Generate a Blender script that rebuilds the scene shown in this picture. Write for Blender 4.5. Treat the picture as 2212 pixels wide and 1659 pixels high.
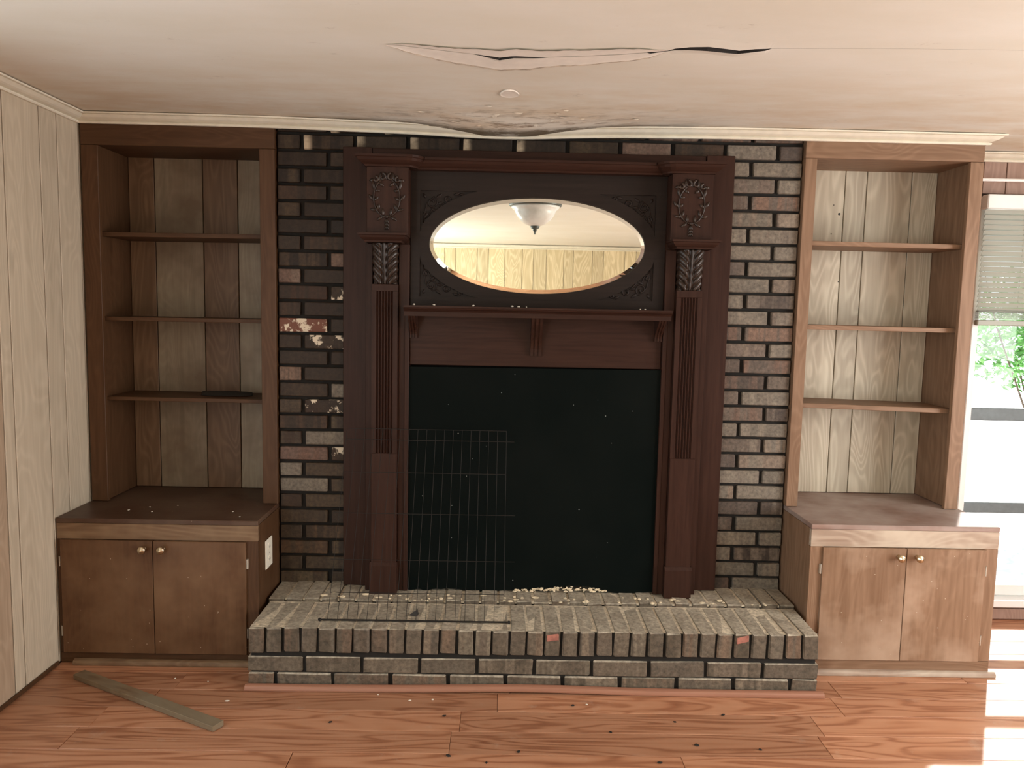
import bpy, bmesh, math, random
from mathutils import Vector, Matrix
random.seed(7)
for o in list(bpy.data.objects): bpy.data.objects.remove(o)
SC = bpy.context.scene
COL = SC.collection
PI = math.pi
rnd = random.uniform

# ------------------------------------------------------------------ camera
cam_data = bpy.data.cameras.new('camera')
cam_data.sensor_width = 36.0
cam_data.lens = 36.0 * 1662 / 2212
cam_data.clip_start = 0.05
cam = bpy.data.objects.new('camera', cam_data)
COL.objects.link(cam)
def cam_matrix(pitch, yaw, roll):
    B = Matrix(((1, 0, 0), (0, 0, -1), (0, 1, 0)))
    Ry = Matrix(((math.cos(yaw), 0, math.sin(yaw)), (0, 1, 0), (-math.sin(yaw), 0, math.cos(yaw))))
    Rp = Matrix(((1, 0, 0), (0, math.cos(pitch), -math.sin(pitch)), (0, math.sin(pitch), math.cos(pitch))))
    Rr = Matrix(((math.cos(roll), -math.sin(roll), 0), (math.sin(roll), math.cos(roll), 0), (0, 0, 1)))
    M = Rr @ Rp @ Ry @ B
    R = Matrix((M[0], -Vector(M[1]), -Vector(M[2]))).transposed()
    return Matrix.Translation((0, 0, 1.40)) @ R.to_4x4()
cam.matrix_world = cam_matrix(0.09851094, -0.01526444, 0.0210474)
SC.camera = cam

# ------------------------------------------------------------------ sky, sun, daylight, exposure
world = bpy.data.worlds.new('sky')
SC.world = world
world.use_nodes = True
bg = world.node_tree.nodes['Background']
bg.inputs['Color'].default_value = (0.86, 0.95, 1.0, 1)
bg.inputs['Strength'].default_value = 0.9

def light(name, kind, loc, target, energy, color, sx=1, sy=1):
    d = bpy.data.lights.new(name, kind)
    d.energy = energy
    d.color = color
    if kind == 'AREA':
        d.shape = 'RECTANGLE'; d.size = sx; d.size_y = sy
    o = bpy.data.objects.new(name, d)
    COL.objects.link(o)
    o.location = loc
    o.rotation_euler = (Vector(target) - Vector(loc)).to_track_quat('-Z', 'Y').to_euler()
    return o
sun = light('sun', 'SUN', (5.24, 7.45, 5.0), (2.6, 3.45, 1.0), 13.0, (1.0, 0.96, 0.9))
sun.data.angle = 0.02
# daylight through side window openings out of view; left rear one is added fill
light('daylight_left_window', 'AREA', (-1.80, 1.25, 1.0), (0, 1.25, 1.0), 6, (0.95, 0.97, 1.0), 1.5, 1.8)
light('added_fill_left_rear', 'AREA', (-1.80, -1.5, 1.1), (0, -1.5, 1.1), 60, (0.94, 1.0, 0.97), 1.3, 1.6)  # added fill lamp behind the viewer
light('daylight_right_window', 'AREA', (3.42, 1.25, 1.1), (0, 1.25, 1.1), 62, (1.0, 0.97, 0.94), 1.7, 1.7)

vs = SC.view_settings
vs.view_transform = 'Standard'
vs.look = 'None'
vs.gamma = 1.0
vs.exposure = 0.92
vs.use_curve_mapping = False
SC.cycles.max_bounces = 10
SC.cycles.diffuse_bounces = 6

# ------------------------------------------------------------------ object helpers
def props(o, label=None, cat=None, group=None, kind=None):
    if label: o['label'] = label
    if cat: o['category'] = cat
    if group: o['group'] = group
    if kind: o['kind'] = kind
    return o
def thing(name, loc, label, cat, group=None, kind=None):
    o = bpy.data.objects.new(name, None)
    o.empty_display_size = 0.1
    COL.objects.link(o)
    o.location = loc
    return props(o, label, cat, group, kind)
def root_loc(p):
    v = Vector((0, 0, 0))
    while p is not None:
        v += Vector(p.location); p = p.parent
    return v
def obj(name, bm, m, parent=None, smooth=False, label=None):
    """one mesh object; bm is in world metres"""
    if parent is not None:
        bmesh.ops.translate(bm, verts=bm.verts, vec=-root_loc(parent))
    me = bpy.data.meshes.new(name)
    bmesh.ops.recalc_face_normals(bm, faces=bm.faces)
    bm.to_mesh(me); bm.free()
    me.materials.append(m)
    if smooth:
        me.polygons.foreach_set('use_smooth', [True] * len(me.polygons))
    o = bpy.data.objects.new(name, me)
    COL.objects.link(o)
    if parent is not None: o.parent = parent
    if label: o['label'] = label
    return o
def link(name, me, loc, parent, rot=(0, 0, 0), scale=(1, 1, 1)):
    o = bpy.data.objects.new(name, me)
    COL.objects.link(o)
    o.parent = parent
    o.location = Vector(loc) - root_loc(parent)
    o.rotation_euler = rot; o.scale = scale
    return o
def box(x0, x1, y0, y1, z0, z1, bev=0.0, bm=None, segs=1):
    own = bmesh.new()
    vv = [own.verts.new(p) for p in ((x0,y0,z0),(x1,y0,z0),(x1,y1,z0),(x0,y1,z0),(x0,y0,z1),(x1,y0,z1),(x1,y1,z1),(x0,y1,z1))]
    for f in ((0,3,2,1),(4,5,6,7),(0,1,5,4),(1,2,6,5),(2,3,7,6),(3,0,4,7)):
        own.faces.new([vv[i] for i in f])
    if bev > 0:
        bmesh.ops.bevel(own, geom=own.edges[:], offset=bev, segments=segs, affect='EDGES', profile=0.6)
    if bm is None: return own
    me = bpy.data.meshes.new('tmp'); own.to_mesh(me); own.free(); bm.from_mesh(me); bpy.data.meshes.remove(me)
    return bm
def tube(bm, pts, rad, n=6, caps=True, flat=None):
    pts = [Vector(p) for p in pts]
    if not hasattr(rad, '__len__'): rad = [rad] * len(pts)
    rings = []
    for i, p in enumerate(pts):
        t = (pts[min(i+1, len(pts)-1)] - pts[max(i-1, 0)]).normalized()
        a = t.orthogonal() if abs(t.y) > 0.9 else t.cross(Vector((0, 1, 0)))
        a.normalize(); b = t.cross(a).normalized()
        rings.append([bm.verts.new(p + rad[i] * (math.cos(2*PI*k/n) * a + math.sin(2*PI*k/n) * b)) for k in range(n)])
    for i in range(len(rings) - 1):
        for k in range(n):
            bm.faces.new((rings[i][k], rings[i][(k+1) % n], rings[i+1][(k+1) % n], rings[i+1][k]))
    if caps:
        bm.faces.new(rings[0]); bm.faces.new(rings[-1])
    return bm
def lathe(bm, prof, c, axis='Z', n=20):
    """prof: list of (radius, along)"""
    rings = []
    for r, h in prof:
        ring = []
        for k in range(n):
            a = 2*PI*k/n
            u, v = max(r, 1e-4) * math.cos(a), max(r, 1e-4) * math.sin(a)
            q = {'Z': (u, v, h), 'Y': (u, h, v), 'X': (h, u, v)}[axis]
            ring.append(bm.verts.new(Vector(c) + Vector(q)))
        rings.append(ring)
    for i in range(len(rings) - 1):
        for k in range(n):
            bm.faces.new((rings[i][k], rings[i][(k+1) % n], rings[i+1][(k+1) % n], rings[i+1][k]))
    bm.faces.new(rings[0]); bm.faces.new(rings[-1])
    return bm
def prism(pts, y0, y1, axis='Y', bm=None):
    """pts: polygon (a, b); extruded along axis"""
    if bm is None: bm = bmesh.new()
    def q(a, b, h): return {'Y': (a, h, b), 'X': (h, a, b), 'Z': (a, b, h)}[axis]
    A = [bm.verts.new(q(a, b, y0)) for a, b in pts]
    B = [bm.verts.new(q(a, b, y1)) for a, b in pts]
    n = len(pts)
    bm.faces.new(A); bm.faces.new(list(reversed(B)))
    for i in range(n):
        bm.faces.new((A[i], B[i], B[(i+1) % n], A[(i+1) % n]))
    return bm
def sweep(path, prof, bm=None, zfun=None):
    """path: plan points (x, y); the profile's 'out' goes to the right-hand side of travel; prof closed polygon of (out, z)"""
    if bm is None: bm = bmesh.new()
    P = [Vector(p) for p in path]
    rings = []
    for i, p in enumerate(P):
        d0 = (P[i] - P[i-1]).normalized() if i > 0 else (P[1] - P[0]).normalized()
        d1 = (P[i+1] - P[i]).normalized() if i < len(P) - 1 else d0
        n0, n1 = Vector((d0.y, -d0.x)), Vector((d1.y, -d1.x))
        m = (n0 + n1)
        m = m / max(0.3, (1 + n0.dot(n1)))
        dz = zfun(p.x, p.y) if zfun else 0.0
        rings.append([bm.verts.new((p.x + m.x * o, p.y + m.y * o, z + dz)) for o, z in prof])
    n = len(prof)
    for i in range(len(rings) - 1):
        for k in range(n):
            bm.faces.new((rings[i][k], rings[i][(k+1) % n], rings[i+1][(k+1) % n], rings[i+1][k]))
    bm.faces.new(rings[0]); bm.faces.new(list(reversed(rings[-1])))
    return bm
def leaf(bm, p0, p1, w, y, h):
    """raised almond leaf in the XZ plane, standing h towards -Y"""
    p0, p1 = Vector(p0), Vector(p1)
    d = p1 - p0; nrm = Vector((-d.y, d.x)).normalized()
    L = []; Rr = []; Cc = []
    for t, k in ((0.0, 0.05), (0.25, 0.8), (0.55, 1.0), (0.8, 0.6), (1.0, 0.03)):
        c = p0 + d * t
        a = c + nrm * w * k; b = c - nrm * w * k
        L.append(bm.verts.new((a.x, y, a.y))); Rr.append(bm.verts.new((b.x, y, b.y)))
        Cc.append(bm.verts.new((c.x, y - h * (0.45 + 0.55 * k), c.y)))
    for i in range(4):
        bm.faces.new((L[i], L[i+1], Cc[i+1], Cc[i])); bm.faces.new((Cc[i], Cc[i+1], Rr[i+1], Rr[i]))

# ------------------------------------------------------------------ materials
class NT:
    def __init__(s, name, rough=0.5, spec=0.4):
        s.m = bpy.data.materials.new(name); s.m.use_nodes = True
        s.t = s.m.node_tree; s.b = s.t.nodes['Principled BSDF']
        s.b.inputs['Roughness'].default_value = rough
        s.b.inputs['Specular IOR Level'].default_value = spec
        s.x = s.t.nodes.new('ShaderNodeTexCoord')
    def n(s, kind, **kw):
        nd = s.t.nodes.new(kind)
        for k, v in kw.items():
            if hasattr(nd, k): setattr(nd, k, v)
        return nd
    def l(s, a, b): s.t.links.new(a, b)
    def math(s, op, a, b=None, c=None):
        nd = s.t.nodes.new('ShaderNodeMath'); nd.operation = op
        for i, v in enumerate((a, b, c)):
            if v is None: continue
            if isinstance(v, (int, float)): nd.inputs[i].default_value = v
            else: s.l(v, nd.inputs[i])
        return nd.outputs[0]
    def coords(s, scale, rand=True, source='Object'):
        v = s.x.outputs[source]
        if rand:
            oi = s.n('ShaderNodeObjectInfo')
            r = s.math('MULTIPLY', oi.outputs['Random'], 53.0)
            va = s.n('ShaderNodeVectorMath', operation='ADD')
            s.l(v, va.inputs[0]); s.l(r, va.inputs[1]); v = va.outputs[0]
        vm = s.n('ShaderNodeVectorMath', operation='MULTIPLY')
        s.l(v, vm.inputs[0]); vm.inputs[1].default_value = scale
        return vm.outputs[0]
    def noise(s, vec, scale=1.0, detail=4.0, rough=0.55, dist=0.0):
        nd = s.n('ShaderNodeTexNoise')
        nd.inputs['Scale'].default_value = scale; nd.inputs['Detail'].default_value = detail
        nd.inputs['Roughness'].default_value = rough; nd.inputs['Distortion'].default_value = dist
        s.l(vec, nd.inputs['Vector'])
        return nd.outputs['Fac']
    def ramp(s, fac, stops):
        nd = s.n('ShaderNodeValToRGB'); e = nd.color_ramp.elements
        while len(e) < len(stops): e.new(0.5)
        for el, (p, c) in zip(e, stops):
            el.position = p; el.color = (c[0], c[1], c[2], 1) if hasattr(c, '__len__') else (c, c, c, 1)
        s.l(fac, nd.inputs['Fac'])
        return nd.outputs['Color']
    def mix(s, fac, a, b, mode='MIX'):
        nd = s.n('ShaderNodeMix', data_type='RGBA', blend_type=mode)
        for v, i in ((fac, 0), (a, 6), (b, 7)):
            if isinstance(v, (int, float)): nd.inputs[i].default_value = v
            elif isinstance(v, tuple): nd.inputs[i].default_value = (v[0], v[1], v[2], 1)
            else: s.l(v, nd.inputs[i])
        return nd.outputs[2]
    def bump(s, fac, strength, dist=0.002):
        nd = s.n('ShaderNodeBump'); nd.inputs['Strength'].default_value = strength
        nd.inputs['Distance'].default_value = dist
        s.l(fac, nd.inputs['Height']); s.l(nd.outputs[0], s.b.inputs['Normal'])
    def done(s, col):
        if isinstance(col, tuple): s.b.inputs['Base Color'].default_value = (*col, 1)
        else: s.l(col, s.b.inputs['Base Color'])
        return s.m

def vary(t, col, amt):
    oi = t.n('ShaderNodeObjectInfo')
    hs = t.n('ShaderNodeHueSaturation')
    v = t.math('ADD', t.math('MULTIPLY', oi.outputs['Random'], 2 * amt), 1 - amt)
    t.l(v, hs.inputs['Value']); t.l(col, hs.inputs['Color'])
    return hs.outputs['Color']
def wood(name, dark, lite, axis='Z', freq=60, stretch=0.05, swirl=0.0, rough=0.45, bump=0.15, var=0.08, blotch=None, specks=0.0, knots=False, spec=0.4):
    t = NT(name, rough, spec)
    sc = {'X': (stretch, 1, 1), 'Y': (1, stretch, 1), 'Z': (1, 1, stretch)}[axis]
    v = t.coords(sc)
    g = t.noise(v, freq, 5, 0.6, 0.3)
    fac = g
    if swirl > 0:
        sc2 = {'X': (0.22, 1, 1), 'Y': (1, 0.22, 1), 'Z': (1, 1, 0.22)}[axis]
        n2 = t.noise(t.coords(sc2), 5.5, 2, 0.45, 0.4)
        w = t.math('SINE', t.math('MULTIPLY', n2, 130.0))
        w = t.math('ADD', t.math('MULTIPLY', w, 0.5), 0.5)
        w = t.math('POWER', w, 2.2)
        fac = t.math('ADD', t.math('MULTIPLY', g, 1 - swirl), t.math('MULTIPLY', w, swirl))
    col = t.ramp(fac, ((0.25, dark), (0.75, lite)))
    if blotch:
        b = t.ramp(t.noise(t.coords((1, 1, 1)), 3.5, 4, 0.6), ((0.42, 0.0), (0.68, 1.0)))
        col = t.mix(b, col, blotch)
    if knots:
        vo = t.n('ShaderNodeTexVoronoi'); vo.inputs['Scale'].default_value = 1.0
        kc = {'X': (1.4, 5, 5), 'Y': (5, 1.4, 5), 'Z': (5, 5, 1.4)}[axis]
        t.l(t.coords(kc), vo.inputs['Vector'])
        k = t.ramp(vo.outputs['Distance'], ((0.05, 1.0), (0.13, 0.0)))
        col = t.mix(k, col, tuple(0.45 * c for c in dark))
    if specks > 0:
        vo = t.n('ShaderNodeTexVoronoi'); vo.inputs['Scale'].default_value = 26.0
        t.l(t.coords((1, 1, 1)), vo.inputs['Vector'])
        k = t.ramp(vo.outputs['Distance'], ((specks * 0.7, 1.0), (specks, 0.0)))
        col = t.mix(t.math('MULTIPLY', k, 0.7), col, (0.55, 0.48, 0.38))
    if var: col = vary(t, col, var)
    t.bump(fac, bump, 0.0015)
    return t.done(col)

def plain(name, col, rough=0.5, metal=0.0, noise=0.0, spec=0.4, scale=40):
    t = NT(name, rough, spec)
    t.b.inputs['Metallic'].default_value = metal
    if noise:
        f = t.noise(t.coords((1, 1, 1)), scale, 4)
        c = t.ramp(f, ((0.3, tuple(x * (1 - noise) for x in col)), (0.7, tuple(min(1, x * (1 + noise)) for x in col))))
        t.bump(f, 0.1, 0.001)
        return t.done(c)
    return t.done(tuple(col))

STAIN_D, STAIN_L = (0.100, 0.047, 0.021), (0.162, 0.083, 0.041)
M = {}
def tone(c, k, wm=(1, 1)): return (c[0] * k, c[1] * k * wm[0], c[2] * k * wm[1])
for sfx, k, wm in (('', 0.55, (0.97, 0.92)), ('_faded', 1.62, (1.20, 1.52))):      # one stain, light painted in: dim for the left unit, lit for the right
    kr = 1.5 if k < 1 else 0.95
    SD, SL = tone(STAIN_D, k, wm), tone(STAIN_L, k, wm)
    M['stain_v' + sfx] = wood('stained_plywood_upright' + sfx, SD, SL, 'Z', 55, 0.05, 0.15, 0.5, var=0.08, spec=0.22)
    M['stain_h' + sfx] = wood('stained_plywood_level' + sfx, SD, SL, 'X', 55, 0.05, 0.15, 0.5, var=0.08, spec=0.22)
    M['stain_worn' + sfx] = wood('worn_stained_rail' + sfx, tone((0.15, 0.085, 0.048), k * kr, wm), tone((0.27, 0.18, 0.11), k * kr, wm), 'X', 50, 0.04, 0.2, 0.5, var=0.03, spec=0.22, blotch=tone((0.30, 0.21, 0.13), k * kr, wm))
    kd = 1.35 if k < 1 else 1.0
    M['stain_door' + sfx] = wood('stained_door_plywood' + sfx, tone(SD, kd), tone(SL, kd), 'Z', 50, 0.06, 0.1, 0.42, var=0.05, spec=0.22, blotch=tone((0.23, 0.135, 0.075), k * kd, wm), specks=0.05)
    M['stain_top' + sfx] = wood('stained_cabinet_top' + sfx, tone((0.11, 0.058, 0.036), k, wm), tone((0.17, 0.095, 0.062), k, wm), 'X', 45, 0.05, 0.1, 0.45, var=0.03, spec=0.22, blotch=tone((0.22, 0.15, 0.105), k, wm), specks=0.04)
M['panel'] = wood('pale_wall_panel', (0.42, 0.355, 0.265), (0.55, 0.475, 0.365), 'Z', 50, 0.03, 0.18, 0.5, var=0.07, knots=True)
M['panel_tan'] = wood('tan_wall_panel', (0.34, 0.25, 0.17), (0.46, 0.35, 0.25), 'Z', 50, 0.03, 0.18, 0.5, var=0.03)
M['panel_back'] = wood('pale_shelf_back', (0.36, 0.305, 0.225), (0.51, 0.45, 0.345), 'Z', 50, 0.04, 0.30, 0.5, var=0.10)
M['panel_left'] = wood('darker_shelf_back', (0.22, 0.175, 0.12), (0.34, 0.28, 0.20), 'Z', 50, 0.04, 0.12, 0.5, var=0.12, blotch=(0.17, 0.12, 0.075))  # darker than the right unit's backs, with stain blotches
M['panel_brown'] = wood('brown_shelf_back', (0.12, 0.068, 0.036), (0.19, 0.115, 0.065), 'Z', 50, 0.04, 0.25, 0.5, var=0.06)
M['panel_rear'] = wood('rear_wall_panel', (0.50, 0.40, 0.24), (0.66, 0.55, 0.36), 'Z', 40, 0.04, 0.45, 0.5, var=0.13)
M['panel_window'] = wood('brown_wall_panel', (0.26, 0.165, 0.125), (0.36, 0.24, 0.19), 'Z', 50, 0.04, 0.2, 0.5, var=0.06)
M['mahog_v'] = wood('dark_mahogany_upright', (0.0225, 0.0092, 0.0060), (0.043, 0.0190, 0.0125), 'Z', 80, 0.04, 0.05, 0.42, var=0.06, spec=0.14)
M['mahog_h'] = wood('dark_mahogany_level', (0.0225, 0.0092, 0.0060), (0.043, 0.0190, 0.0125), 'X', 80, 0.04, 0.05, 0.42, var=0.06, spec=0.14)
M['mahog_dark'] = wood('darkest_mahogany_panel', (0.014, 0.0095, 0.0078), (0.023, 0.0155, 0.0125), 'X', 80, 0.04, 0.05, 0.45, var=0.03, spec=0.14)
M['carving'] = wood('carved_mahogany', (0.014, 0.0075, 0.005), (0.036, 0.020, 0.0125), 'Z', 60, 0.3, 0.0, 0.36, var=0.03)
M['lath'] = wood('weathered_lath', (0.12, 0.075, 0.042), (0.22, 0.155, 0.09), 'X', 60, 0.06, 0.2, 0.7, var=0.0, blotch=(0.20, 0.16, 0.105), spec=0.15)
M['shoe'] = wood('shoe_moulding_wood', (0.24, 0.105, 0.065), (0.33, 0.16, 0.10), 'X', 60, 0.04, 0.0, 0.4, var=0.03)
M['crown'] = plain('cream_painted_moulding', (0.72, 0.67, 0.55), 0.45, noise=0.06, scale=25)
M['white'] = plain('white_painted_metal', (0.80, 0.80, 0.78), 0.4)
M['outlet'] = plain('ivory_plastic', (0.82, 0.78, 0.66), 0.35)
M['rail'] = plain('grey_window_rail', (0.14, 0.17, 0.18), 0.5, noise=0.1)
M['slat'] = plain('cream_blind_slat', (0.34, 0.35, 0.30), 0.45)
M['brass'] = plain('aged_brass', (0.62, 0.52, 0.36), 0.28, 1.0, noise=0.1)
M['steel'] = plain('worn_steel_hinge', (0.45, 0.41, 0.34), 0.4, 0.6)
M['wire'] = plain('black_coated_wire', (0.016, 0.014, 0.012), 0.5, spec=0.2)
M['black'] = plain('dark_debris', (0.02, 0.017, 0.014), 0.6)
M['plaster'] = plain('plaster_crumb', (0.75, 0.70, 0.60), 0.8)
M['subfloor'] = plain('subfloor', (0.05, 0.03, 0.02), 0.8)
M['mortar'] = plain('black_mortar', (0.010, 0.008, 0.006), 0.9, noise=0.3, scale=80)
M['mortar_hearth'] = plain('grey_mortar', (0.55, 0.48, 0.36), 0.9, noise=0.4, scale=80)
M['foam'] = plain('cream_foam_crumbs', (0.62, 0.52, 0.36), 0.9, noise=0.35, scale=60)
M['void'] = plain('attic_void', (0.02, 0.015, 0.012), 0.9)
M['concrete'] = plain('bright_concrete', (0.72, 0.72, 0.70), 0.8, noise=0.08, scale=3)
M['leaf'] = plain('shrub_leaf', (0.10, 0.30, 0.06), 0.45, noise=0.5, scale=6)
M['bark'] = plain('bark', (0.10, 0.07, 0.05), 0.8, noise=0.3)
M['fixture'] = plain('dark_bronze_fixture', (0.09, 0.10, 0.09), 0.4, 0.3)
M['drywall'] = plain('plain_drywall', (0.62, 0.55, 0.45), 0.7)

def brick_mat(name, kind):
    t = NT(name, 0.62, 0.35)
    oi = t.n('ShaderNodeObjectInfo')
    bands = t.noise(t.coords((26, 0.5, 1.5)), 1.0, 2, 0.6)
    grain = t.noise(t.coords((1, 1, 1)), 70, 5, 0.65)
    A = t.ramp(oi.outputs['Random'], ((0.0, (0.050, 0.036, 0.027)), (0.3, (0.085, 0.063, 0.048)), (0.55, (0.115, 0.088, 0.066)), (0.8, (0.075, 0.058, 0.048)), (1.0, (0.14, 0.105, 0.08))))
    r2 = t.math('FRACT', t.math('MULTIPLY', oi.outputs['Random'], 7.31))
    B = t.ramp(r2, ((0.0, (0.15, 0.115, 0.085)), (0.35, (0.06, 0.045, 0.036)), (0.6, (0.14, 0.082, 0.055)), (0.8, (0.19, 0.155, 0.115)), (1.0, (0.09, 0.07, 0.055))))
    f = t.ramp(bands, ((0.46, 0.0), (0.56, 1.0)))
    col = t.mix(f, A, B)
    if kind == 'red': col = t.mix(0.45, col, (0.15, 0.075, 0.05))
    if kind == 'grey': col = t.mix(0.45, col, (0.205, 0.180, 0.138))
    if kind in ('sooty', 'paleend', 'plaster', 'redplaster'): col = t.mix(1.0, col, (0.27, 0.21, 0.145), 'MULTIPLY')  # shade on the left bricks multiplied into their colour
    if kind == 'hearth':
        col = t.mix(0.30, col, (0.135, 0.115, 0.072))
        geo = t.n('ShaderNodeNewGeometry'); sx = t.n('ShaderNodeSeparateXYZ'); t.l(geo.outputs['Normal'], sx.inputs[0])
        top = t.ramp(sx.outputs['Z'], ((0.35, 0.0), (0.8, 1.0)))         # dust lies on the upward faces
        dn = t.ramp(t.noise(t.coords((1, 1, 1)), 14, 5), ((0.3, 0.50), (0.65, 0.88)))
        col = t.mix(t.math('MULTIPLY', top, dn), col, (0.46, 0.41, 0.32))
    if kind == 'dull': col = t.mix(1.0, col, (0.50, 0.44, 0.34), 'MULTIPLY')  # weaker painted shade for the lower left bricks
    g = t.ramp(grain, ((0.3, 0.55), (0.7, 1.35)))
    col = t.mix(1.0, col, g, 'MULTIPLY')
    if kind in ('plaster', 'redplaster'):
        if kind == 'redplaster': col = t.mix(0.7, col, (0.19, 0.07, 0.042))
        p = t.ramp(t.noise(t.coords((1, 1, 1)), 17, 6, 0.65), ((0.52, 0.0), (0.56, 1.0)))
        col = t.mix(p, col, (0.62, 0.53, 0.40))
    if kind == 'paleend':
        s = t.n('ShaderNodeSeparateXYZ'); t.l(t.x.outputs['Object'], s.inputs[0])
        e = t.ramp(t.math('ADD', t.math('MULTIPLY', s.outputs['X'], 5.0), 0.5), ((0.10, 1.0), (0.20, 0.0)))
        p = t.ramp(t.noise(t.coords((1, 1, 1)), 20, 4), ((0.3, 0.2), (0.6, 1.0)))
        col = t.mix(t.math('MULTIPLY', e, p), col, (0.50, 0.40, 0.28))
    t.bump(grain, 0.5, 0.003)
    return t.done(col)
for k in ('plain', 'sooty', 'dull', 'red', 'grey', 'plaster', 'redplaster', 'paleend', 'hearth'):
    M['brick_' + k] = brick_mat('brick_' + k, k)

def floor_mat():
    t = NT('orange_oak_laminate', 0.34, 0.45)
    g = t.noise(t.coords((0.06, 1, 1)), 60, 5, 0.6, 0.4)
    n2 = t.noise(t.coords((0.12, 1, 1)), 9.0, 2, 0.5, 0.6)
    w = t.math('POWER', t.math('ADD', t.math('MULTIPLY', t.math('SINE', t.math('MULTIPLY', n2, 60.0)), 0.5), 0.5), 2.0)
    f = t.math('ADD', t.math('MULTIPLY', g, 0.55), t.math('MULTIPLY', w, 0.45))
    col = t.ramp(f, ((0.15, (0.46, 0.235, 0.135)), (0.5, (0.39, 0.18, 0.095)), (0.85, (0.24, 0.092, 0.045))))
    d = t.ramp(t.noise(t.coords((1, 1, 1)), 8, 6, 0.7), ((0.60, 0.0), (0.8, 0.5)))
    col = t.mix(d, col, (0.46, 0.36, 0.27))
    col = vary(t, col, 0.16)
    rr = t.ramp(t.noise(t.coords((1, 1, 1)), 5, 4), ((0.3, 0.30), (0.7, 0.5)))
    t.l(rr, t.b.inputs['Roughness'])
    t.bump(f, 0.08, 0.001)
    return t.done(col)
M['laminate'] = floor_mat()

def ceiling_mat():
    t = NT('stained_ceiling_board', 0.75, 0.2)
    P = t.x.outputs['Object']
    s = t.n('ShaderNodeSeparateXYZ'); t.l(P, s.inputs[0])
    n = t.noise(t.coords((1, 2.5, 1), False), 2.2, 5, 0.6)
    col = t.ramp(n, ((0.3, (0.69, 0.65, 0.555)), (0.7, (0.74, 0.71, 0.635))))
    # yellowed band of old water marks towards the fireplace
    near = t.ramp(t.math('ADD', s.outputs['Y'], t.math('MULTIPLY', n, 0.5)), ((0.0, 0.0), (1.0, 0.0)))
    yb = t.math('MULTIPLY', t.math('SUBTRACT', s.outputs['Y'], 2.2), 1.1)
    yb = t.math('MINIMUM', t.math('MAXIMUM', yb, 0.0), 1.0)
    blot = t.ramp(t.noise(t.coords((1, 3, 1), False), 3.0, 5, 0.65), ((0.40, 0.0), (0.66, 1.0)))
    col = t.mix(t.math('MULTIPLY', t.math('MULTIPLY', yb, blot), 0.65), col, (0.58, 0.43, 0.27))
    # brown damp marks close to the sag
    dx = t.math('POWER', t.math('DIVIDE', t.math('SUBTRACT', s.outputs['X'], 0.02), 0.55), 2.0)
    dy = t.math('POWER', t.math('DIVIDE', t.math('SUBTRACT', s.outputs['Y'], 3.08), 0.20), 2.0)
    rad = t.math('POWER', 2.718, t.math('MULTIPLY', t.math('ADD', dx, dy), -1.0))
    m = t.ramp(t.noise(t.coords((1, 3.2, 1), False), 9.0, 6, 0.7), ((0.50, 0.0), (0.62, 1.0)))
    col = t.mix(t.math('MULTIPLY', t.math('MULTIPLY', rad, m), 0.85), col, (0.16, 0.10, 0.055))
    # dark mould line along the moulding either side of the sag
    ex = t.math('POWER', t.math('DIVIDE', t.math('SUBTRACT', s.outputs['X'], 0.05), 0.75), 4.0)
    ey = t.math('MULTIPLY', t.math('SUBTRACT', s.outputs['Y'], 3.035), 26.0)
    ey = t.math('MINIMUM', t.math('MAXIMUM', ey, 0.0), 1.0)
    band = t.math('MULTIPLY', ey, t.math('POWER', 2.718, t.math('MULTIPLY', ex, -1.0)))
    mn = t.ramp(t.noise(t.coords((1, 2, 1), False), 6.0, 6, 0.7), ((0.38, 0.0), (0.55, 1.0)))
    col = t.mix(t.math('MULTIPLY', t.math('MULTIPLY', band, mn), 0.9), col, (0.10, 0.068, 0.035))
    # faint grey scuffs
    sc = t.ramp(t.noise(t.coords((1, 2, 1), False), 7.0, 7, 0.75), ((0.64, 0.0), (0.70, 0.35)))
    col = t.mix(sc, col, (0.40, 0.34, 0.28))
    t.bump(t.noise(t.coords((1, 1, 1), False), 120, 4, 0.6), 0.10, 0.002)
    return t.done(col)
M['ceiling'] = ceiling_mat()
M['tape_edge_shade'] = plain('shaded_torn_paper', (0.44, 0.37, 0.29), 0.9, noise=0.35, scale=40)  # grey-brown rim paints the shadow line along the tape's edge
M['tape'] = plain('peeled_joint_tape', (0.74, 0.68, 0.60), 0.8, noise=0.05, scale=30)
def fireboard_mat():
    t = NT('black_painted_board', 0.7, 0.03)
    n = t.noise(t.coords((1, 1, 1)), 3, 4)
    col = t.ramp(n, ((0.3, (0.003, 0.0048, 0.0042)), (0.7, (0.005, 0.0066, 0.0058))))
    vo = t.n('ShaderNodeTexVoronoi'); vo.inputs['Scale'].default_value = 17.0
    t.l(t.coords((1, 1, 1)), vo.inputs['Vector'])
    k = t.ramp(vo.outputs['Distance'], ((0.028, 1.0), (0.045, 0.0)))
    col = t.mix(t.math('MULTIPLY', k, 0.55), col, (0.35, 0.38, 0.36))
    return t.done(col)
M['fireboard'] = fireboard_mat()
def mirror_mat():
    t = NT('mirror_glass', 0.0, 0.5)
    t.b.inputs['Metallic'].default_value = 1.0
    t.b.inputs['Roughness'].default_value = 0.015
    return t.done((0.90, 0.93, 0.86))
M['mirror'] = mirror_mat()
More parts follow.
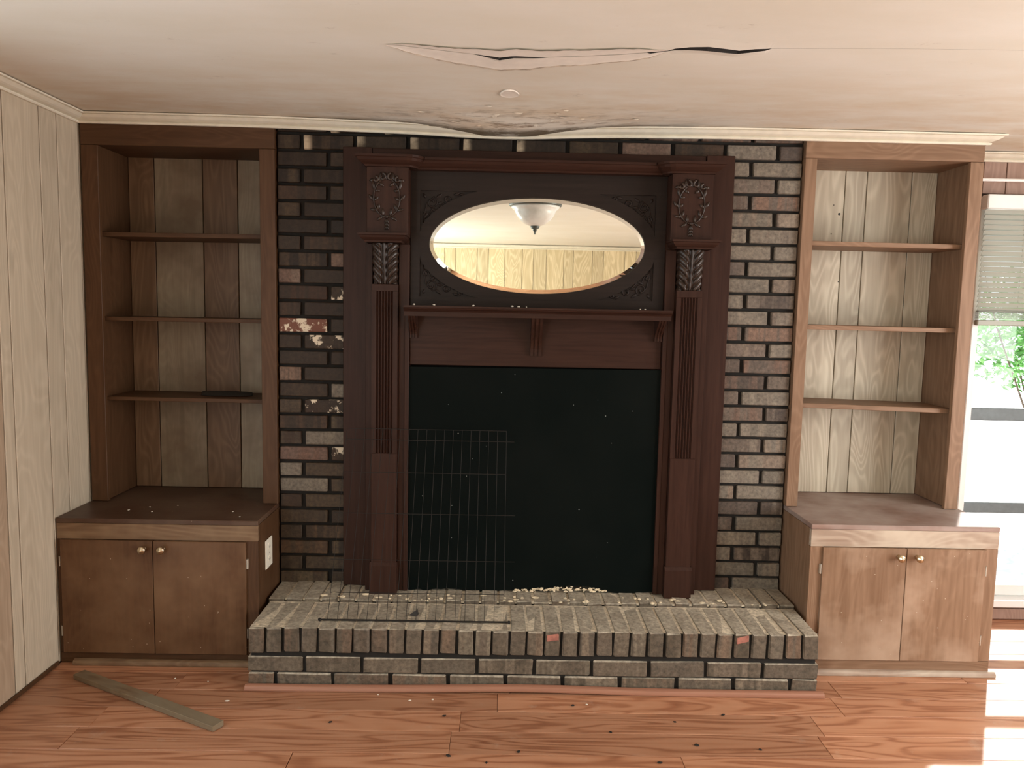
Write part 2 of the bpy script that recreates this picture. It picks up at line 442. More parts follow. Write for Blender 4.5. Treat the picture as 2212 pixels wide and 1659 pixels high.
def glass_mat():
    t = NT('window_glass', 0.0, 0.5)
    tr = t.n('ShaderNodeBsdfTransparent'); gl = t.n('ShaderNodeBsdfGlossy'); gl.inputs['Roughness'].default_value = 0.02
    mx = t.n('ShaderNodeMixShader'); fr = t.n('ShaderNodeFresnel'); fr.inputs['IOR'].default_value = 1.3
    out = [n for n in t.t.nodes if n.type == 'OUTPUT_MATERIAL'][0]
    t.l(fr.outputs[0], mx.inputs[0]); t.l(tr.outputs[0], mx.inputs[1]); t.l(gl.outputs[0], mx.inputs[2])
    t.l(mx.outputs[0], out.inputs['Surface'])
    return t.m
M['glass'] = glass_mat()
def bowl_mat():
    t = NT('frosted_alabaster_glass', 0.3, 0.5)
    n = t.noise(t.coords((1, 1, 1)), 14, 4)
    return t.done(t.ramp(n, ((0.3, (0.62, 0.60, 0.56)), (0.7, (0.80, 0.79, 0.76)))))
M['bowl'] = bowl_mat()

# ================================================================== THE SETTING
XL, XR, YR, YB, ZC = -1.68, 3.30, -2.80, 3.45, 2.125

# ---- floor: subfloor slab and every laminate plank
floor = obj('floor', box(XL - 0.1, XR + 0.1, YR - 0.1, YB + 0.12, -0.08, -0.012), M['subfloor'])
props(floor, 'orange oak laminate floor of long planks running along the fireplace wall', 'floor', kind='structure')
PW = 0.128
plank_mesh = {}
def plank_me(L):
    key = round(L, 2)
    if key not in plank_mesh:
        bm = box(-L/2 + 0.0006, L/2 - 0.0006, -PW/2 + 0.0006, PW/2 - 0.0006, -0.012, 0.0, 0.0011)
        me = bpy.data.meshes.new('plank'); bm.to_mesh(me); bm.free(); me.materials.append(M['laminate'])
        plank_mesh[key] = me
    return plank_mesh[key]
nrows = int((YB - YR) / PW) + 1
for r in range(nrows):
    y = YB - PW * (r + 0.5)
    x = XL - rnd(0.0, 1.1)
    if r == 8: x = XL - 0.9
    while x < XR:
        L = 1.22
        x0, x1 = max(x, XL), min(x + L, XR)
        if x1 - x0 > 0.05:
            Lr = max(0.06, round(x1 - x0, 2))
            o = link('plank', plank_me(Lr), ((x0 + x1) / 2, y, rnd(-0.0006, 0)), floor)
        x += L

# ---- ceiling with the sagging corner, the split joint and the peeling tape
def sag(x, y):
    return (-0.040 * math.exp(-(x / 0.30) ** 2 - ((3.15 - y) / 0.16) ** 2)
            - 0.016 * math.exp(-(x / 0.75) ** 2 - ((3.15 - y) / 0.45) ** 2)
            - 0.010 * math.exp(-((x - 0.1) / 0.7) ** 2 - ((y - 2.28) / 0.22) ** 2))
CR = [(-1.68, 2.20), (-0.30, 2.215), (-0.10, 2.262), (-0.02, 2.288), (0.02, 2.272), (0.10, 2.276), (0.30, 2.240), (0.40, 2.215), (0.445, 2.205), (0.462, 2.186), (0.50, 2.172), (0.55, 2.166), (0.61, 2.182), (0.64, 2.192), (0.68, 2.178), (0.725, 2.176), (0.90, 2.165), (1.33, 2.150), (3.40, 2.15)]
GAP = [(-1.68, 0.0), (-0.36, 0.0), (-0.30, 0.0004), (-0.10, 0.0015), (-0.02, 0.012), (0.02, 0.009), (0.08, 0.006), (0.12, 0.0022), (0.39, 0.0022), (0.40, 0.007), (0.425, 0.004), (0.445, 0.002), (0.462, 0.007), (0.50, 0.012), (0.55, 0.017), (0.61, 0.016), (0.64, 0.014), (0.68, 0.013), (0.71, 0.008), (0.725, 0.0008), (1.33, 0.0003), (3.40, 0.0)]
def lerp(tab, x):
    for (a, va), (b, vb) in zip(tab, tab[1:]):
        if x <= b: return va + (vb - va) * max(0.0, (x - a)) / (b - a)
    return tab[-1][1]
xs = sorted(set([XL - 0.06, XR + 0.06] + [XL + i * 0.05 for i in range(62)] + [1.4 + i * 0.2 for i in range(10)] + [p[0] for p in CR] + [p[0] for p in GAP]))
bm = bmesh.new()
cols = []
for x in xs:
    c, g = lerp(CR, x), lerp(GAP, x)
    front = [YR - 0.06 + (c - YR + 0.06) * (i / 14) for i in range(14)] + [c - 0.25, c - 0.12, c - 0.05]
    front = sorted(front)
    back = [c + g + 0.04, c + g + 0.12] + [c + g + 0.12 + (3.10 - c - g - 0.12) * (i / 16) for i in range(1, 17)] + [3.16, YB + 0.06]
    col = [(x, y, ZC + sag(x, y)) for y in front]
    zf = ZC + sag(x, c)
    edge = -min(0.012, g * 0.45)
    col += [(x, c, zf + edge * 0.3), (x, c, zf + 0.016), (x, c - 0.05, zf + 0.05), (x, c + g + 0.05, zf + 0.05), (x, c + g, zf + 0.016), (x, c + g, zf + edge)]
    col += [(x, y, ZC + sag(x, y)) for y in back]
    cols.append([bm.verts.new(p) for p in col])
for a, b in zip(cols, cols[1:]):
    for k in range(len(a) - 1):
        f = bm.faces.new((a[k], b[k], b[k+1], a[k+1]))
        if 17 <= k <= 21: f.material_index = 1  # edge faces coloured near-black to paint the dark inside the split
bmesh.ops.solidify
ceil = obj('ceiling', bm, M['ceiling'], smooth=False)
ceil.data.materials.append(M['void'])
props(ceil, 'water stained beige ceiling, cracked and sagging above the fireplace', 'ceiling', kind='structure')
roof = obj('attic_deck', box(XL - 0.15, XR + 0.15, YR - 0.15, YB + 0.5, ZC + 0.09, ZC + 0.13), M['void'], ceil)
# peeling tape: two torn-edged leaves of paper beside the joint
def tape(side):
    bm = bmesh.new()
    up = [(-0.335, 0.004), (-0.25, 0.028), (-0.14, 0.036), (-0.06, 0.060), (0.02, 0.070), (0.12, 0.062), (0.22, 0.055), (0.33, 0.050), (0.38, 0.036), (0.447, 0.003)]
    dn = [(-0.335, 0.006), (-0.27, 0.045), (-0.19, 0.085), (-0.12, 0.105), (0.0, 0.112), (0.07, 0.110), (0.10, 0.088), (0.16, 0.076), (0.24, 0.074), (0.29, 0.058), (0.36, 0.052), (0.41, 0.030), (0.447, 0.003)]
    tab = up if side < 0 else dn
    n = 54
    rows = []
    for i in range(n + 1):
        x = -0.335 + 0.782 * i / n
        w = lerp(tab, x) + (rnd(-0.003, 0.003) if 0 < i < n else 0)
        c, g = lerp(CR, x), lerp(GAP, x)
        y0 = c - 0.001 if side < 0 else c + g + 0.001
        r = []
        for k, (q, dz) in enumerate(((0, 0.0008), (0.35, 0.0014), (0.75, 0.002), (0.91, 0.003), (1.0, 0.0045))):
            y = y0 + side * w * q
            hang = min(1.0, w / 0.03)
            r.append(bm.verts.new((x, y, ZC + sag(x, y) - 0.0008 - dz * hang)))
        rows.append(r)
    for a, b in zip(rows, rows[1:]):
        for k in range(4):
            f = bm.faces.new((a[k], b[k], b[k+1], a[k+1])); f.material_index = 1 if k == 3 else 0
    o = obj('peeling_tape', bm, M['tape'], ceil, True, 'torn strip of peeling joint tape along the ceiling crack')
    o.data.materials.append(M['tape_edge_shade'])
tape(-1); tape(1)
bm = bmesh.new()      # nail pop: a lifted disc of filler
for k in range(1):
    c = Vector((0.012, 2.672))
    ring = [(0.0, 0.003), (0.5, 0.003), (0.85, 0.0035), (1.0, 0.005), (1.05, 0.001)]
    rr = []
    for q, dz in ring:
        rr.append([bm.verts.new((c.x + q * 0.031 * math.cos(a) * (1 + 0.1 * math.sin(3 * a)), c.y + q * 0.043 * math.sin(a), ZC + sag(c.x, c.y) - dz)) for a in [2*PI*j/20 for j in range(20)]])
    for a, b in zip(rr[1:], rr[2:]):
        for j in range(20): bm.faces.new((a[j], a[(j+1) % 20], b[(j+1) % 20], b[j]))
    bm.faces.new(rr[1])
    bmesh.ops.delete(bm, geom=[v for v in rr[0]], context='VERTS')
obj('nail_pop', bm, M['tape'], ceil)
bm = bmesh.new()      # torn flakes of paint hanging near the sag
for k in range(14):
    x = 0.02 + random.gauss(0, 0.18); y = 3.02 - abs(random.gauss(0, 0.10))
    z = ZC + sag(x, y) - 0.002
    a = rnd(-0.4, 0.4); L = rnd(0.008, 0.022); w = rnd(0.003, 0.006)
    p = [bm.verts.new((x + L * q * math.cos(a) - w * s * math.sin(a), y + L * q * math.sin(a) + w * s * math.cos(a), z - (0.003 if s > 0 else 0))) for q, s in ((-1, 0), (-.4, 1), (.5, 0.8), (1, 0), (.3, -.7), (-.5, -.8))]
    bm.faces.new(p)
props(obj('paint_flakes', bm, M['ceiling'], ceil), kind='stuff')

# ---- left wall
wl = thing('wall_left', (XL, 0, 0), 'pale vertical wood panel wall left of the bookcases', 'wall', kind='structure')
LV = (-2.2, -0.8, 0.25, 1.95)  # opening added behind the viewer for the fill lamp
LW = (0.45, 2.05, 0.10, 1.95)     # window opening out of frame: y0 y1 z0 z1
bm = bmesh.new()
for a in ((YR - .1, LV[0], -0.05, 2.25), (LV[0], LV[1], -0.05, LV[2]), (LV[0], LV[1], LV[3], 2.25), (LV[1], LW[0], -0.05, 2.25), (LW[1], YB, -0.05, 2.25), (LW[0], LW[1], -0.05, LW[2]), (LW[0], LW[1], LW[3], 2.25)):
    box(XL - 0.10, XL - 0.012, a[0], a[1], a[2], a[3], 0, bm)
obj('wall_core', bm, M['subfloor'], wl)
edges = [3.40, 3.262, 3.13, 2.983, 2.872, 2.665, 2.606, 2.40, 2.28, 2.16, 2.05, 1.85, 1.65, 1.45, 1.25, 1.05, 0.85, 0.65, 0.45]
edges += [0.25, 0.10, -0.05, -0.25, -0.35, -0.5, -0.65, -0.8, -1.0, -1.15, -1.3, -1.5, -1.6, -1.8, -2.0, -2.2, -2.35, -2.5, -2.7, YR]
for a, b in zip(edges, edges[1:]):
    g = 0.0032
    if LV[0] - 1e-6 < b and a < LV[1] + 1e-6: spans = [(0.0, LV[2] - 0.03), (LV[3] + 0.03, ZC + 0.02)]
    elif b >= LW[1] - 1e-6 or a <= LW[0] + 1e-6: spans = [(0.0, ZC + 0.02)]
    else: spans = [(0.0, LW[2] - 0.03), (LW[3] + 0.03, ZC + 0.02)]
    for z0, z1 in spans:
        obj('panel_board', box(XL - 0.012, XL, b + g, a - g, z0 + 0.004, z1, 0.0015), M['panel_tan'] if abs(a - 2.606) < 1e-3 else M['panel'], wl)
def casing_window(name, face, pos, a0, a1, z0, z1, label):
    """plain sash window in a side or rear wall, out of the photograph's frame"""
    w = thing(name, (pos if face == 'X' else (a0 + a1) / 2, (a0 + a1) / 2 if face == 'X' else pos, z0), label, 'window', kind='structure')
    def bx(p0, p1, q0, q1, r0, r1): return box(p0, p1, q0, q1, r0, r1, 0.003) if face == 'X' else box(q0, q1, p0, p1, r0, r1, 0.003)
    for q0, q1, r0, r1 in ((a0 - 0.05, a0, z0 - 0.05, z1 + 0.05), (a1, a1 + 0.05, z0 - 0.05, z1 + 0.05), (a0, a1, z1, z1 + 0.05), (a0, a1, z0 - 0.05, z0)):
        obj('window_frame', bx(pos - 0.035, pos + 0.035, q0, q1, r0, r1), M['white'], w)
    zm = (z0 + z1) / 2
    obj('sash_rail', bx(pos - 0.02, pos + 0.02, a0, a1, zm - 0.025, zm + 0.025), M['white'], w)
    return w
casing_window('window_2', 'X', XL - 0.03, LW[0], LW[1], LW[2], LW[3], 'white framed low window in the pale panelled side wall')

casing_window('added_window', 'X', XL - 0.03, LV[0], LV[1], LV[2], LV[3], 'white framed window added for fill light in the side wall behind the viewer')

# ---- window wall (behind the right bookcase and beyond it)
W1 = (2.118, 3.10, 0.085, 1.935)
wb = thing('wall_back', (3.0, YB, 0), 'brown vertical wood panel wall around the window with the blind', 'wall', kind='structure')
bm = bmesh.new()
for a in ((XL - .1, W1[0], -0.05, 2.25), (W1[1], XR + .1, -0.05, 2.25), (W1[0], W1[1], -0.05, W1[2]), (W1[0], W1[1], W1[3], 2.25)):
    box(a[0], a[1], YB + 0.012, YB + 0.12, a[2], a[3], 0, bm)
obj('wall_core', bm, M['subfloor'], wb)
xe = [1.94, 2.02, 2.118, 2.222, 2.325, 2.48, 2.58, 2.78, 2.93, 3.10, XR]
for a, b in zip(xe, xe[1:]):
    spans = [(0.0, ZC + 0.02)] if (b <= W1[0] + 1e-6 or a >= W1[1] - 1e-6) else [(0.0, W1[2] - 0.02), (W1[3] + 0.01, ZC + 0.02)]
    for z0, z1 in spans:
        obj('panel_board', box(a + 0.002, b - 0.002, YB, YB + 0.012, z0 + 0.004, z1, 0.0015), M['panel_window'], wb)

# ---- right wall and rear wall (rear wall is what the mirror shows)
wr = thing('wall_right', (XR, 0, 0), 'plain pale wall with a window at the far right end of the room', 'wall', kind='structure')
RW = (0.4, 2.1, 0.25, 1.95)
bm = bmesh.new()
for a in ((YR - .1, RW[0], -0.05, 2.25), (RW[1], YB + .1, -0.05, 2.25), (RW[0], RW[1], -0.05, RW[2]), (RW[0], RW[1], RW[3], 2.25)):
    box(XR, XR + 0.1, a[0], a[1], a[2], a[3], 0, bm)
obj('wall_core', bm, M['panel_window'], wr)
casing_window('window_3', 'X', XR + 0.05, RW[0], RW[1], RW[2], RW[3], 'white framed window in the plain far right wall')
wq = thing('wall_rear', (0, YR, 0), 'golden vertical wood panel wall seen reflected in the oval mirror', 'wall', kind='structure')
QW = (1.9, 3.1, 0.25, 1.95)
bm = bmesh.new()
for a in ((XL - .1, QW[0], -0.05, 2.25), (QW[1], XR + .1, -0.05, 2.25), (QW[0], QW[1], -0.05, QW[2]), (QW[0], QW[1], QW[3], 2.25)):
    box(a[0], a[1], YR - 0.11, YR - 0.012, a[2], a[3], 0, bm)
obj('wall_core', bm, M['subfloor'], wq)
casing_window('window_4', 'Y', YR - 0.05, QW[0], QW[1], QW[2], QW[3], 'white framed window in the rear wall behind the viewer')
x = XL; i = 0
pat = (0.20, 0.13, 0.15, 0.20, 0.11, 0.22, 0.13, 0.245, 0.13, 0.19)
while x < QW[0] - 0.01:
    x1 = min(x + pat[i % 10], QW[0]); i += 1
    obj('panel_board', box(x + 0.0025, x1 - 0.0025, YR - 0.012, YR, 0.004, ZC + 0.02, 0.002), M['panel_rear'], wq)
    x = x1

# ---- mouldings at the ceiling
CP = [(0.0, 0.0), (0.010, 0.0), (0.013, 0.004), (0.012, 0.009), (0.006, 0.0105), (0.006, 0.013), (0.022, 0.017), (0.031, 0.021), (0.040, 0.028), (0.044, 0.031), (0.042, 0.0325), (0.052, 0.0335), (0.052, 0.040), (0.0, 0.040)]
def crown_sag(x, y):
    if y < 3.0: return 0.0
    return -0.022 * math.exp(-((x + 0.02) / 0.36) ** 2) - 0.006 * math.exp(-((x + 0.55) / 0.3) ** 2) - 0.004 * math.exp(-((x - 0.55) / 0.3) ** 2)
zc0 = 2.0855
prof = [(o, zc0 + z * 0.88) for o, z in CP]
path = [(XL + 0.002, 3.128)] + [(-1.6 + 0.05 * i, 3.128) for i in range(0, 70)] + [(1.925, 3.128), (1.925, YB - 0.002)]
t1 = obj('trim_1', sweep(path, prof, zfun=crown_sag), M['crown'])
props(t1, 'long cream crown moulding bowed down above the brick fireplace wall', 'moulding', kind='structure')
t2 = obj('trim_2', sweep([(XL, YR), (XL, 0), (XL, 3.126)], prof), M['crown'])
props(t2, 'cream crown moulding along the top of the pale left wall', 'moulding', kind='structure')
t3 = obj('trim_3', sweep([(1.93, YB), (XR, YB)], [(o * 0.9, z) for o, z in prof]), M['crown'])
props(t3, 'cream crown moulding on the brown wall above the window', 'moulding', kind='structure')
t4 = obj('trim_4', sweep([(XR, YR), (XL, YR)], [(o * 1.2, 2.125 - (2.128 - z) * 1.15) for o, z in prof]), M['crown'])
props(t4, 'white crown moulding on the rear wall, seen in the mirror', 'moulding', kind='structure')
# shoe mouldings
QP = [(0.0, 0.001), (0.019, 0.001), (0.0195, 0.006), (0.018, 0.012), (0.014, 0.017), (0.008, 0.020), (0.0, 0.021)]
def shoe(name, path, label, zf=None, scale=1.0, mat='shoe'):
    o = obj(name, sweep(path, [(a * scale, b * scale) for a, b in QP], zfun=zf), M[mat], smooth=False)
    props(o, label, 'moulding', kind='structure')
shoe('trim_5', [(-0.905 + 0.0881 * i, 2.692) for i in range(25)], 'reddish quarter round moulding bowing along the foot of the brick hearth', lambda x, y: 0.010 * math.exp(-((x - 0.1) / 0.35) ** 2))
shoe('trim_6', [(1.20, 2.872), (1.958, 2.872)], 'quarter round moulding at the foot of the right cabinet', mat='stain_worn_faded')
shoe('trim_7', [(-1.62, 2.872), (-0.90, 2.872)], 'quarter round moulding at the foot of the left cabinet', mat='stain_worn')
bmb = box(XL, XL + 0.010, YR, 2.86, 0.001, 0.016, 0.003)
props(obj('baseboard_left', bmb, M['stain_h']), 'thin dark brown strip along the foot of the pale left wall', 'baseboard', kind='structure')
bmb = box(1.945, XR, YB - 0.016, YB, 0.001, 0.052, 0.004)
props(obj('baseboard_back', bmb, M['panel_window']), 'brown baseboard under the low window on the right', 'baseboard', kind='structure')

# ---- window with rails and panes
w = thing('window_1', (2.7, YB, W1[2]), 'tall low-silled window beside the right bookcase, overexposed by daylight', 'window', kind='structure')
x0, x1, z0, z1 = W1
for q in ((x0, x0 + 0.03, z0, z1), (x1 - 0.03, x1, z0, z1)):
    obj('window_frame', box(q[0], q[1], YB - 0.004, YB + 0.10, q[2], q[3], 0.003), M['white'], w)
obj('window_frame', box(x0, x1, YB, YB + 0.10, z1 - 0.03, z1, 0.003), M['white'], w)
obj('window_sill', box(x0 - 0.02, x1 + 0.02, YB - 0.03, YB + 0.10, z0 - 0.022, z0 + 0.012, 0.004), M['white'], w)
for za, zb in ((0.930, 0.988), (0.495, 0.545)):
    obj('sash_rail', box(x0 + 0.03, x1 - 0.03, YB + 0.03, YB + 0.065, za, zb, 0.004), M['rail'], w)
obj('sash_rail', box(x0 + 0.03, x1 - 0.03, YB + 0.03, YB + 0.06, 0.10, 0.15, 0.004), M['white'], w)
for za, zb in ((0.15, 0.495), (0.545, 0.930), (0.988, 1.905)):
    obj('pane', box(x0 + 0.03, x1 - 0.03, YB + 0.046, YB + 0.049, za, zb), M['glass'], w)

# ================================================================== BRICK CHIMNEY WALL
chim = thing('chimney_breast', (0.14, 3.2, 0), 'dark brown brick chimney wall between the two bookcases', 'fireplace')
obj('mortar_bed', box(-0.909, 1.199, 3.164, 3.44, 0.02, 2.19), M['mortar'], chim)
def brick_mesh(L, D, H, m, name='brick', j=0.0012):
    bm = box(-L/2, L/2, -D/2, D/2, -H/2, H/2, 0.0028)
    for v in bm.verts: v.co += Vector((rnd(-j, j), rnd(-j, j), rnd(-j, j)))
    me = bpy.data.meshes.new(name); bm.to_mesh(me); bm.free(); me.materials.append(M[m]); return me
BL, BH, BJ, BP, RP = 0.1945, 0.0545, 0.017, 0.2118, 0.0662
cache = {}
def wall_brick(x0, x1, z, m):
    L = round(x1 - x0, 3)
    key = (L, m, random.randrange(3))
    if key not in cache: cache[key] = brick_mesh(L, 0.05, BH, m)
    link('brick', cache[key], ((x0 + x1) / 2, 3.175 + rnd(-0.003, 0.003), z + BH / 2), chim, (0, rnd(-0.004, 0.004), rnd(-0.006, 0.006)))
special = {(18, 1): 'brick_plaster', (16, 0): 'brick_redplaster', (15, 1): 'brick_plaster', (12, 1): 'brick_grey', (13, 0): 'brick_plain', (11, 1): 'brick_plaster',
           (9, 1): 'brick_grey', (8, 0): 'brick_red', (7, 0): 'brick_grey', (8, 1): 'brick_plaster', (6, 0): 'brick_grey', (19, 0): 'brick_red', (20, 1): 'brick_red'}
for k in range(0, 29):
    z = 0.226 + RP * k
    odd = k % 2 == 1
    xs_ = [(-0.905, -0.818)] if odd else []
    s = -0.801 if odd else -0.905
    while s < 1.19:
        xs_.append((s, min(s + BL, 1.196))); s += BP
    for i, (a, b) in enumerate(xs_):
        if b - a < 0.03: continue
        hid = a > -0.62 and b < 0.90
        if hid and k < 26: continue
        m = 'brick_sooty'  # darker tone paints in the dimmer light left of the mantel
        if k < 12: m = 'brick_dull'
        if (k, i) in special: m = special[(k, i)]
        elif b > 0.91: m = random.choice(('brick_plain', 'brick_grey', 'brick_grey', 'brick_grey', 'brick_plain', 'brick_plain', 'brick_grey'))
        elif k >= 27 and 0 < i < 6: m = 'brick_paleend'
        elif k >= 27 and i >= 6 and b < 0.91: m = 'brick_red' if i % 2 else 'brick_sooty'
        wall_brick(a, b, z, m)

# ================================================================== BRICK HEARTH
hearth = thing('brick_hearth', (0.145, 2.83, 0), 'low brick hearth platform in front of the mantel, dusty on top', 'hearth')
obj('mortar_bed', box(-0.889, 1.182, 2.710, 3.145, 0.0, 0.2215), M['mortar'], hearth)
obj('mortar_top', box(-0.893, 1.186, 2.716, 2.957, 0.215, 0.2258), M['mortar_hearth'], hearth)
obj('mortar_top', box(-0.893, 1.186, 2.968, 3.148, 0.226, 0.2345), M['mortar_hearth'], hearth)
hc = {}
def hb(L, D, H, x, y, z, rot=(0, 0, 0)):
    key = (L, D, H, random.randrange(4))
    if key not in hc: hc[key] = brick_mesh(L, D, H, 'brick_hearth', j=0.0022)
    return link('brick', hc[key], (x, y, z), hearth, rot)
NB = 33
pit = 2.09 / NB
red_bits = []
for i in range(NB):         # header course on edge, showing on top
    x = -0.899 + pit * (i + 0.5)
    hb(0.0535, 0.245, 0.090, x, 2.70 + 0.1225 + rnd(-0.003, 0.003), 0.125 + 0.045 + 0.012 + rnd(-0.002, 0.002), (rnd(-0.01, 0.01), rnd(-0.008, 0.008), rnd(-0.008, 0.008)))
    if i in (17, 28): red_bits.append((x, 0.20))
for i in range(10):         # stretcher course
    a = -0.899 + 0.2102 * i
    hb(0.196, 0.08, 0.056, a + 0.098, 2.742 + rnd(-0.002, 0.002), 0.090, (0, rnd(-0.004, 0.004), rnd(-0.004, 0.004)))
hb(0.092, 0.08, 0.044, -0.853, 2.742, 0.034)
for i in range(10):
    a = -0.795 + 0.2102 * i
    L = 0.196 if i < 9 else 0.092
    hb(L, 0.08, 0.044, a + L / 2, 2.742, 0.034)
for i in range(30):         # back strip against the wall, one step higher
    x = -0.905 + 2.105 / 30 * (i + 0.5)
    hb(0.0600, 0.195, 0.050, x, 2.96 + 0.0975 + rnd(-0.004, 0.004), 0.213 + rnd(-0.003, 0.003), (rnd(-0.02, 0.015), rnd(-0.02, 0.02), rnd(-0.015, 0.015)))
for x, z in red_bits:       # chipped arrises of raw red clay
    bm = box(x - 0.022, x + 0.022, 2.6975, 2.705, z - 0.004, z + 0.020, 0.002)
    for v in bm.verts: v.co.z += 0.006 * math.sin(v.co.x * 260)
    obj('chipped_clay', bm, plain('raw_clay', (0.33, 0.13, 0.095), 0.8, noise=0.3), hearth, label='raw red chipped patch on a brick edge')
bm = bmesh.new()            # loose mortar crumbs along the back strip
for k in range(80):
    x = rnd(-0.7, 1.1); y = 2.955 + abs(random.gauss(0, 0.05)); z = 0.238
    if y > 3.02: continue
    s = rnd(0.003, 0.011)
    bmesh.ops.create_icosphere(bm, subdivisions=1, radius=s, matrix=Matrix.Translation((x, y, z + s * 0.2)) @ Matrix.Diagonal((rnd(.8, 2.2), 1, 0.6, 1)))
props(obj('mortar_crumbs', bm, M['foam'], hearth), kind='stuff')

# ================================================================== MANTELPIECE
CX = 0.139
man = thing('mantelpiece', (CX, 3.08, 0.24), 'tall carved dark mahogany mantelpiece with an oval mirror', 'mantelpiece')
ZT = 0.238
for s in (-1, 1):
    xa, xb = sorted((CX + s * 0.663, CX + s * 0.776))
    obj('side_board', box(xa, xb, 3.112, 3.1455, ZT, 2.018, 0.002), M['mahog_v'], man)
    xa, xb = sorted((CX + s * 0.505, CX + s * 0.6625))
    obj('backing_board', box(xa, xb, 3.085, 3.1455, ZT, 1.93, 0.002), M['mahog_v'], man)
    xa, xb = sorted((CX + s * 0.5045, CX + s * 0.522))
    obj('jamb_board', box(xa, xb, 3.058, 3.1455, ZT, 1.362, 0.0015), M['mahog_v'], man)
obj('top_board', box(CX - 0.6625, CX + 0.6625, 3.118, 3.1455, 1.93, 2.016, 0.002), M['mahog_h'], man)
obj('frieze', box(CX - 0.504, CX + 0.504, 3.078, 3.1455, 1.166, 1.40, 0.002), M['mahog_h'], man)
